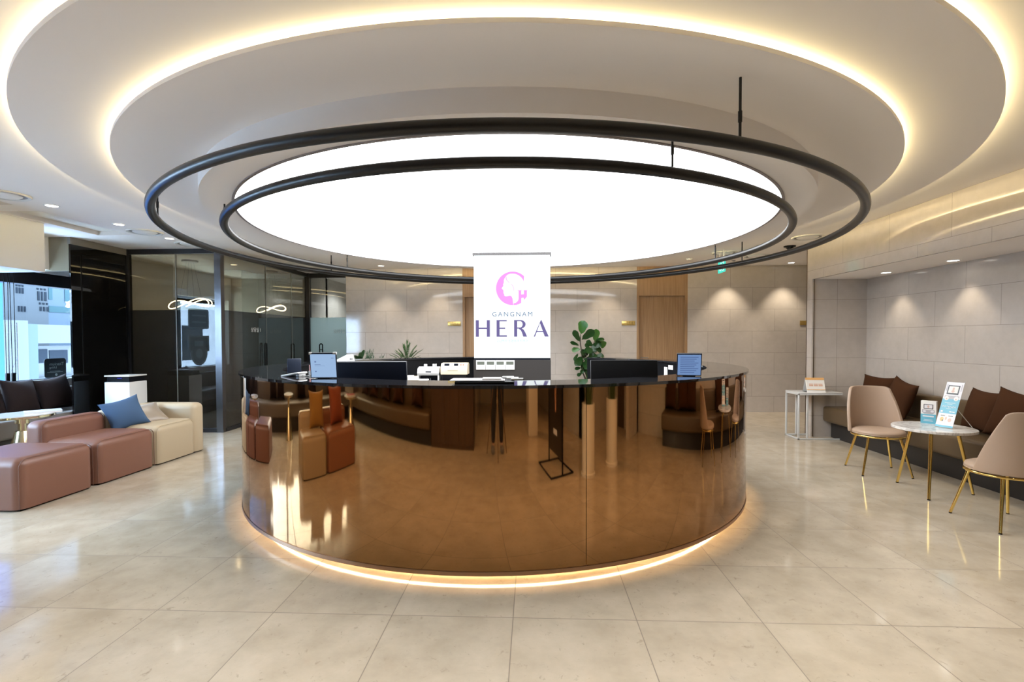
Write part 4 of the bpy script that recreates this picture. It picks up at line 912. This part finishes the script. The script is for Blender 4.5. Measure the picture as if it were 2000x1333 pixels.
# ================================================================== PLANTS
def leaf(b, base, tip, w, droop=.15, fold=.18, nrm=None):
    """one broad leaf from base to tip"""
    base, tip = Vector(base), Vector(tip); d = tip - base; L = d.length; d.normalize()
    nrm = Vector(nrm or (0, -1, .5)); side = d.cross(nrm).normalized(); n_ = side.cross(d).normalized()
    prof = [(.0, .03), (.08, .16), (.22, .55), (.38, .72), (.52, .80), (.68, .98), (.82, .92), (.93, .60), (1.0, .06)]
    vs = []
    for t, q in prof:
        c = base + d * (L * t) + n_ * (-droop * L * (t - .35) ** 2)
        for s_ in (-1, -.5, 0, .5, 1):
            vs.append(c + side * (w / 2 * q * s_) + n_ * (fold * w / 2 * q * abs(s_)) + n_ * (.025 * w * math.sin(9 * t + s_ * 3)))
    fs = [(i * 5 + k, i * 5 + k + 1, i * 5 + 5 + k + 1, i * 5 + 5 + k) for i in range(len(prof) - 1) for k in range(4)]
    return b.add(vs, fs)
def pot(t, r, h, name='pot'):
    B().lathe([(0, 0), (r * .92, 0), (r * .95, .01), (r, h), (r * .93, h), (r * .92, h - .03), (0, h - .03)], n=40).obj(name, POTM, t)
    B().lathe([(0, h - .028), (r * .92, h - .028)][::-1], n=32).obj('soil', SOIL, t)
t = thing('fiddle_leaf_fig', 'leafy fiddle leaf fig tree by the back wall, right of the sign', 'plant', (.985, 8.80, 0))
pot(t, .17, .50)
def fx(x, y): return ((.683 + (1090 + x / 8.885 - 1117) * .00899) - .985, 1.667 - (610 + y / 8.885 - 628) * .00905)
B().tube([(0.02, 0, .45), (*[fx(470, 1170)[0]], 0, .66), (fx(430, 1050)[0], .0, fx(0, 1050)[1]), (fx(420, 780)[0], .01, fx(0, 780)[1]), (fx(385, 520)[0], 0, fx(0, 520)[1]), (fx(392, 385)[0], 0, fx(0, 385)[1])], [.016, .015, .012, .011, .009, .006], 8).obj('trunk', STEM, t)
B().tube([(.03, .02, .45), (fx(505, 1170)[0], .02, .66), (fx(480, 1050)[0], .02, fx(0, 1050)[1]), (fx(560, 820)[0], .03, fx(0, 820)[1]), (fx(600, 600)[0], .02, fx(0, 600)[1]), (fx(645, 480)[0], 0, fx(0, 480)[1])], [.015, .014, .012, .01, .008, .006], 8).obj('trunk', STEM, t)
LV = [(395, 385, 450, 155, 165, 1), (385, 520, 265, 318, 95, 0), (410, 480, 605, 318, 130, 0), (645, 520, 650, 305, 120, 1), (700, 490, 835, 600, 120, 1), (370, 578, 208, 522, 65, 0), (392, 640, 238, 662, 80, 1), (350, 715, 272, 832, 55, 0),
      (600, 590, 490, 500, 90, 0), (600, 625, 742, 520, 120, 0), (420, 640, 500, 790, 135, 0), (570, 630, 585, 800, 95, 0), (600, 620, 772, 675, 95, 0), (600, 800, 800, 780, 140, 0), (425, 765, 300, 915, 120, 0), (430, 810, 592, 835, 75, 0),
      (420, 860, 545, 955, 150, 0), (402, 960, 290, 985, 62, 0), (400, 905, 465, 1045, 85, 0), (415, 1062, 328, 1098, 58, 0), (525, 980, 545, 1172, 95, 1), (560, 900, 650, 1000, 105, 0), (600, 700, 690, 860, 105, 0), (640, 480, 770, 470, 80, 0), (560, 540, 470, 600, 80, 0), (585, 880, 610, 1100, 90, 1), (480, 600, 560, 700, 100, 0), (350, 780, 420, 900, 100, 0), (540, 760, 480, 900, 95, 0), (620, 560, 600, 700, 105, 0), (450, 700, 560, 640, 110, 0), (470, 760, 390, 690, 90, 0), (500, 860, 620, 930, 110, 0), (440, 930, 350, 850, 100, 0), (560, 700, 660, 640, 110, 0), (590, 560, 690, 610, 100, 0), (470, 1000, 560, 1080, 95, 0), (450, 980, 400, 1060, 70, 0), (600, 740, 720, 830, 110, 0), (430, 680, 520, 730, 120, 0)]
bA, bB_ = B(), B()
for i, (x0, y0, x1, y1, w, li) in enumerate(LV):
    a, z0 = fx(x0, y0); c_, z1 = fx(x1, y1); dy = random.uniform(-.16, .12)
    leaf(bB_ if li else bA, (a, .01, z0), (c_, dy, z1), w * .00118, random.uniform(.05, .35), random.uniform(.08, .25), (random.uniform(-.4, .4), -1, random.uniform(.1, .7)))
bA.obj('leaves', LEAF1, t, ang=180); bB_.obj('young_leaves', LEAF2, t, ang=180)
# three pots behind the counter: only their tops show over it
PG = 'potted plants behind the counter'
t = thing('potted_rubber_plant', 'small plant with broad dark leaves showing over the counter, beside the white printer', 'plant', (-2.83, 8.0, 0)); pot(t, .16, .94)
b = B()
for a, l, z, w in ((30, .15, 1.13, .09), (150, .15, 1.12, .09), (80, .09, 1.20, .07), (200, .12, 1.10, .08), (-20, .16, 1.09, .09), (110, .1, 1.16, .06), (-80, .12, 1.11, .09), (260, .13, 1.12, .08)):
    leaf(b, (0, 0, .93), (l * math.cos(math.radians(a)), l * math.sin(math.radians(a)), z), w, .3, .15, (math.cos(math.radians(a + 180)), math.sin(math.radians(a + 180)), 1))
b.obj('leaves', mat('rubber_leaf', (.015, .045, .012), .3), t, ang=180)
t = thing('potted_pencil_cactus', 'thin branching green plant showing over the counter, middle of the three', 'plant', (-2.56, 8.0, 0)); pot(t, .19, .94)
b = B()
for i in range(13):
    x, y = random.uniform(-.17, .17), random.uniform(-.08, .08); h = random.uniform(.16, .31); q = random.uniform(-.04, .04)
    b.tube([(x * .6, y, .91), (x, y, .91 + h * .5), (x + q, y, .91 + h)], [.006, .005, .003], 6)
    for k in range(4): b.tube([(x, y, .95 + h * .15 * (k + 1)), (x + random.choice((-1, 1)) * .022, y + random.uniform(-.02, .02), 1.0 + h * .17 * (k + 1))], [.004, .002], 5)
b.obj('stems', SUCC, t)
t = thing('potted_palm', 'small feathery palm showing over the counter, left of the sign', 'plant', (-2.06, 8.0, 0)); pot(t, .17, .94)
b = B()
for i, (a, l, h) in enumerate(((170, .30, .18), (155, .22, .24), (120, .16, .34), (95, .08, .40), (70, .10, .36), (50, .20, .32), (25, .26, .26), (10, .20, .16), (200, .18, .22), (-30, .2, .24), (-70, .12, .33), (-110, .1, .3), (230, .16, .26), (-150, .24, .2))):
    ca, sa = math.cos(math.radians(a)), math.sin(math.radians(a)) * .8
    P = [Vector((ca * l * s_ ** 1.2, sa * l * s_ ** 1.2, .92 + h * (1.25 * s_ - .25 * s_ ** 3))) for s_ in (0, .25, .5, .75, 1)]
    b.tube(P, [.005, .004, .003, .003, .0015], 5)
    for s_ in range(2, 12):
        s0 = s_ / 12.; p = P[0].lerp(P[-1], s0); k = min(3, int(s0 * 4)); p = P[k].lerp(P[k + 1], s0 * 4 - k); d = (P[k + 1] - P[k]).normalized(); side = d.cross(Vector((0, 0, 1)))
        side = side.normalized() if side.length > .01 else Vector((1, 0, 0))
        for sg in (-1, 1):
            tip = p + d * .06 + side * sg * .055 * (1.2 - s0) + Vector((0, 0, .012)); w_ = Vector((0, 0, 1)).cross(tip - p).normalized() * .008
            b.add([p - w_ * .5, p + (tip - p) * .4 + w_, tip, p + (tip - p) * .4 - w_], [(0, 1, 2, 3)])
b.obj('fronds', PALM, t, ang=180)

# ================================================================== OUT OF FRAME, MIRRORED IN THE COUNTER
def grass_planter(label, x, y, r=.135, h=.72):
    t = thing('cylinder_planter', label, 'plant', (x, y, 0), 0, 'tall white planters with grassy plants')
    B().lathe([(0, 0), (r * 1.12, 0), (r * 1.12, .03), (r, .04), (r, h), (r * .92, h), (r * .9, h - .04), (0, h - .04)], n=40).obj('pot', POTM, t)
    b = B()
    for i in range(60):
        a = random.uniform(0, 2 * PI); q = random.uniform(.0, .09); l = random.uniform(.5, .95); o = random.uniform(.05, .26)
        p0 = Vector((q * math.cos(a), q * math.sin(a), h - .05)); p1 = p0 + Vector((o * .35 * math.cos(a), o * .35 * math.sin(a), l * .6)); p2 = p0 + Vector((o * math.cos(a), o * math.sin(a), l))
        w = Vector((-math.sin(a), math.cos(a), 0)) * .009
        b.add([p0 - w, p0 + w, p1 + w, p2, p1 - w], [(0, 1, 2, 4), (4, 2, 3)])
    b.obj('blades', mat('blade_green', (.05, .085, .02), .5), t, smooth=False)
grass_planter('tall white cylinder planter mirrored just right of the counter seam', 1.72, 1.18)
grass_planter('tall white cylinder planter mirrored second from the counter seam', 2.44, 1.24)
t = thing('square_planter', 'white square planter with dark plant, mirrored beside the photographer', 'plant', (1.30, -1.35, 0))
B().rbox(-.16, .16, -.16, .16, 0, .80, .006, 2).obj('pot', POTM, t)
b = B()
for i in range(26):
    a = random.uniform(0, 2 * PI); l = random.uniform(.3, .75); leaf(b, (0, 0, .78), (.28 * math.cos(a) * random.random(), .28 * math.sin(a) * random.random(), .78 + l), .07, .3, .1, (math.cos(a), math.sin(a), .6))
b.obj('leaves', mat('dark_leaf', (.02, .04, .015), .4), t, ang=180)
t = thing('poster_stand', 'dark standing poster on a rectangular black floor frame, mirrored in the counter', 'poster', (1.22, .62, 0))
B().tube([(-.26, -.34, .012), (.26, -.34, .012), (.26, .34, .012), (-.26, .34, .012)], .012, 8, True).obj('floor_frame', BLACK, t)
B().box(-.012, .012, -.34, -.32, .01, 1.85).obj('post', BLACK, t); B().box(-.012, .012, .32, .34, .01, 1.85).obj('post', BLACK, t)
B().box(-.004, .004, -.32, .32, .16, 1.84).obj('board', mat('poster_dark', (.022, .016, .014), .35), t, smooth=False)
b = B()
for sx, sg in ((-.005, -1), (.005, 1)):
    b.poly([(-.16, 1.2), (-.05, 1.45), (.08, 1.5), (.14, 1.35), (.05, 1.1), (.02, .8), (.0, .60), (-.06, .60), (-.06, .85)], (sx, 0, 0), (0, sg, 0), (0, 0, 1), .001)
b.obj('arm_print', mat('poster_skin', (.42, .20, .12), .4), t, smooth=False)
B().box(-.0055, -.0045, -.08, .10, .36, .42).box(.0045, .0055, -.10, .08, .36, .42).obj('white_print', PRW, t, smooth=False)
t = thing('wall_cabinet', 'dark wooden cabinet front behind the camera, mirrored in the counter', 'cabinet', (-1.265, -.80, 0))
B().box(-.635, .635, -.28, .24, 0, H - .01).obj('body', DARKWOOD, t, smooth=False)
for i in range(3): dr = B().rbox(-.63 + .42 * i, -.215 + .42 * i, .24, .262, .06, H - .05, .002, 1).obj('cabinet_door', DARKWOOD, t); B().cyl((-.26 + .42 * i, .262, 1.05), (-.26 + .42 * i, .285, 1.05), .01, n=12).obj('knob', STEEL, dr)

# tripod, camera and photographer: mirrored in the counter front
t = thing('tripod', 'thin camera tripod standing in front of the photographer', 'tripod', (0, -.17, 0))
for a in (90, 210, 330):
    ca, sa = math.cos(math.radians(a)), math.sin(math.radians(a))
    B().cyl((.03 * ca, .03 * sa, 1.18), (.30 * ca, .30 * sa, .02), .013, .009, 12).obj('leg', mat('tripod_bronze', (.20, .12, .06), .3, .8), t)
B().cyl((0, 0, 1.1), (0, 0, 1.28), .018, n=14).obj('centre_column', BLACK, t); B().rbox(-.03, .03, -.03, .03, 1.27, 1.30, .005, 2).obj('head', BLACK, t)
t = thing('photo_camera', 'black camera on the tripod', 'camera', (0, -.17, 1.30))
B().rbox(-.07, .07, -.035, .03, 0, .10, .012, 3).obj('body', BLACK, t); B().cyl((0, .03, .06), (0, .11, .06), .036, .038, 24).obj('lens', BLACK, t); B().rbox(-.025, .025, -.03, .03, .10, .125, .006, 2).obj('viewfinder', BLACK, t)
def person():
    SKIN = mat('skin', (.48, .29, .21), .5); SHIRT = mat('dark_shirt', (.03, .03, .034), .8); TR = mat('dark_trousers', (.018, .016, .017), .8); SH = mat('grey_shoes', (.16, .15, .15), .6)
    t = thing('person', 'photographer in dark trousers and grey shoes standing behind the tripod', 'person', (.03, -.52, 0))
    J = {'pel': (0, 0, .95, .125), 'wst': (0, 0, 1.08, .115), 'chs': (0, .0, 1.30, .14), 'nk0': (0, .01, 1.48, .062), 'nk': (0, .02, 1.55, .055), 'hd0': (0, .04, 1.62, .078), 'hd1': (0, .035, 1.70, .088), 'hd2': (0, .02, 1.765, .06)}
    E_ = [('pel', 'wst'), ('wst', 'chs'), ('chs', 'nk0'), ('nk0', 'nk'), ('nk', 'hd0'), ('hd0', 'hd1'), ('hd1', 'hd2')]
    for s_, n_ in ((-1, 'l'), (1, 'r')):
        J.update({'hp' + n_: (.09 * s_, 0, .90, .095), 'kn' + n_: (.105 * s_, .02, .50, .058), 'cf' + n_: (.11 * s_, -.015, .36, .056), 'an' + n_: (.115 * s_, -.02, .085, .036), 'ft' + n_: (.12 * s_, .06, .045, .036), 'to' + n_: (.13 * s_, .15, .032, .026),
                  'sh' + n_: (.175 * s_, 0, 1.43, .055), 'el' + n_: (.25 * s_, .03, 1.18, .042), 'wr' + n_: (.12 * s_, .24, 1.30, .028), 'pm' + n_: (.085 * s_, .285, 1.335, .030)})
        E_ += [('pel', 'hp' + n_), ('hp' + n_, 'kn' + n_), ('kn' + n_, 'cf' + n_), ('cf' + n_, 'an' + n_), ('an' + n_, 'ft' + n_), ('ft' + n_, 'to' + n_), ('chs', 'sh' + n_), ('sh' + n_, 'el' + n_), ('el' + n_, 'wr' + n_), ('wr' + n_, 'pm' + n_)]
        for k in range(4):
            zz = 1.365 - .018 * k; J['f%s%d' % (n_, k)] = (.088 * s_, .325, zz, .009); J['g%s%d' % (n_, k)] = (.066 * s_, .348 - .004 * k, zz - .004, .008)
            E_ += [('pm' + n_, 'f%s%d' % (n_, k)), ('f%s%d' % (n_, k), 'g%s%d' % (n_, k))]
        J['t' + n_] = (.060 * s_, .27, 1.352, .010); E_ += [('pm' + n_, 't' + n_)]
    ks = list(J)
    def skin(name, keep, m, grow=0., par=t):
        use = [k for k in ks if k in keep]; ix = {k: i for i, k in enumerate(use)}
        me = bpy.data.meshes.new(name); me.from_pydata([J[k][:3] for k in use], [(ix[a], ix[b]) for a, b in E_ if a in ix and b in ix], []); me.materials.append(m)
        o = bpy.data.objects.new(name, me); COL.objects.link(o); o.parent = par
        sk = o.modifiers.new('skin', 'SKIN'); sk.use_smooth_shade = True
        for k, v in zip(use, me.skin_vertices[0].data): r_ = J[k][3] + grow; v.radius = (r_, r_); v.use_root = False
        me.skin_vertices[0].data[0].use_root = True
        q = o.modifiers.new('sub', 'SUBSURF'); q.levels = 2; q.render_levels = 2
        return o
    skin('body', set(ks), SKIN)
    skin('trousers', {'pel', 'hpl', 'hpr', 'knl', 'knr', 'cfl', 'cfr', 'anl', 'anr', 'wst'}, TR, .016)
    skin('shirt', {'wst', 'chs', 'nk0', 'shl', 'shr', 'ell', 'elr', 'wrl', 'wrr'}, SHIRT, .014)
    for s_ in (-1, 1):
        B().rbox(.125 * s_ - .045, .125 * s_ + .045, -.07, .19, 0, .085, .03, 4).obj('shoe', SH, t, ang=60)
    b = B().lathe([(0, 1.80), (.05, 1.793), (.085, 1.76), (.10, 1.70), (.098, 1.66), (.085, 1.62), (.075, 1.62), (.09, 1.68), (0, 1.74)], (0, .005, 0), 24); b.obj('hair', mat('dark_hair', (.012, .009, .008), .5), t, ang=180)
    b = B().lathe([(0, -.012), (.008, -.008), (.011, 0), (.008, .008), (0, .012)], (-.033, .112, 1.69), 12).lathe([(0, -.012), (.008, -.008), (.011, 0), (.008, .008), (0, .012)], (.033, .112, 1.69), 12); b.obj('eyes', mat('eye_dark', (.03, .02, .02), .2), t)
    B().tube([(0, .118, 1.695), (0, .136, 1.662), (0, .120, 1.652)], [.007, .013, .008], 8).obj('nose', SKIN, t); B().tube([(-.024, .113, 1.622), (0, .122, 1.622), (.024, .113, 1.622)], [.003, .007, .003], 8).obj('mouth', mat('lips', (.40, .17, .14), .5), t)
    for s_ in (-1, 1): B().lathe([(0, -.03), (.010, -.02), (.014, 0), (.010, .02), (0, .03)], (.098 * s_, .035, 1.675), 10).obj('ear', SKIN, t)
person()

# ================================================================== OUTSIDE THE WINDOWS
EX = -18.0
def ext(x, z_or_y): pass
FAC = mat('pale_facade', (.030, .033, .036), .9, spec=.1); FAC2 = mat('white_facade', (.044, .046, .048), .9, spec=.1); WIND = mat('far_window', (.006, .008, .011), .9, spec=.05); TEALG = mat('teal_glass', (.014, .03, .034), .8, spec=.1); NET = mat('blue_net', (.010, .036, .10), .9, spec=.1); COLM = mat('blue_grey_wall', (.030, .039, .050), .9, spec=.1)
def building(label, x, y0, y1, z0, z1, m, depth=6., wins=(), wm=None, extra=()):
    t = thing('building', label, 'building', (x, (y0 + y1) / 2, z0))
    B().box(x - depth, x, y0, y1, z0, z1).obj('walls', m, t, world=True, smooth=False)
    for (a0, a1, c0, c1) in wins: B().box(x - .02, x + .02, a0, a1, c0, c1).obj('window', wm or WIND, t, world=True, smooth=False)
    for nm, mm, (a0, a1, c0, c1, d) in extra: B().box(x, x + d, a0, a1, c0, c1).obj(nm, mm, t, world=True, smooth=False)
    return t
wins = []
for k in range(3):
    y = 17.30 + .13 * k
    wins += [(y, y + .07, 2.80, 3.13), (y - .02, y + .05, 3.19, 3.25), (y + .05, y + .12, 2.66, 2.73), (y + .07, y + .14, 2.42, 2.58), (y - .02, y + .05, 3.36, 3.42)]
for k in range(3):
    y = 16.55 + .10 * k
    wins += [(y, y + .06, 3.00, 3.2), (y, y + .06, 3.24, 3.3), (y + .06, y + .12, 2.36, 2.55)]
building('tall pale office building with narrow slit windows seen through the window', EX, 15.2, 17.70, -8, 9, FAC, wins=wins)
building('pale blue glass building seen at the window edge', EX - .4, 17.95, 28, -8, 12, mat('blue_facade', (.032, .042, .055), .8, spec=.1), wins=[(18.1, 18.25, 2.9, 3.5), (18.75, 18.95, 2.85, 3.4), (18.1, 19.2, 2.42, 2.66)], wm=TEALG)
building('low white building with a parapet and dark windows seen through the window', -15.85, 14.95, 24, -8, 1.15, FAC2, depth=1.6, wins=[(15.05, 15.50, .62, 1.06), (15.56, 16.2, .58, 1.02)], extra=[('parapet', FAC2, (14.95, 24, 1.25, 1.85, .25)), ('column', COLM, (14.45, 14.93, -8, 1.86, .3)), ('ledge', FAC, (14.96, 24, .10, .16, .15))])
t = thing('scaffold_ladder', 'dark scaffold ladder tower seen through the window', 'ladder', (-14.8, 13.5, -6))
b = B()
for y in (13.30, 13.62): b.tube([(-14.8, y, -6), (-14.8, y, 1.86)], .014, 6)
b.obj('upright', FRAME, t, world=True); b = B()
for k in range(34): b.tube([(-14.8, 13.30, -5.8 + .23 * k), (-14.8, 13.62, -5.8 + .23 * k)], .009, 6)
b.tube([(-14.8, 13.30, .2), (-14.8, 13.62, .85)], .009, 6); b.obj('rung', FRAME, t, world=True)
building('low white building end beside the scaffold ladder', -15.3, 13.2, 14.4, -8, 1.95, FAC2, depth=.5)
building('wall draped in blue construction netting at the left window edge', -13.5, 6, 12.09, -8, 9, NET, depth=1.0)
building('pale building opposite the consulting room window', EX - .4, 28.1, 46, -8, 14, FAC2, wins=[(32 + 2.2 * k, 33.4 + 2.2 * k, .2, 1.6) for k in range(5)])
building('grey building added outside the picture to cover the sky mirrored in the smoked glass', -16.0, -16, 5.6, -8, 3.0, mat('bright_facade', (.55, .56, .57), .9), depth=4, wins=[(-14 + 2.4 * k, -12.6 + 2.4 * k, .4, 2.0) for k in range(8)])  # added to hide mirrored sky; bright colour sends daylight back indoors
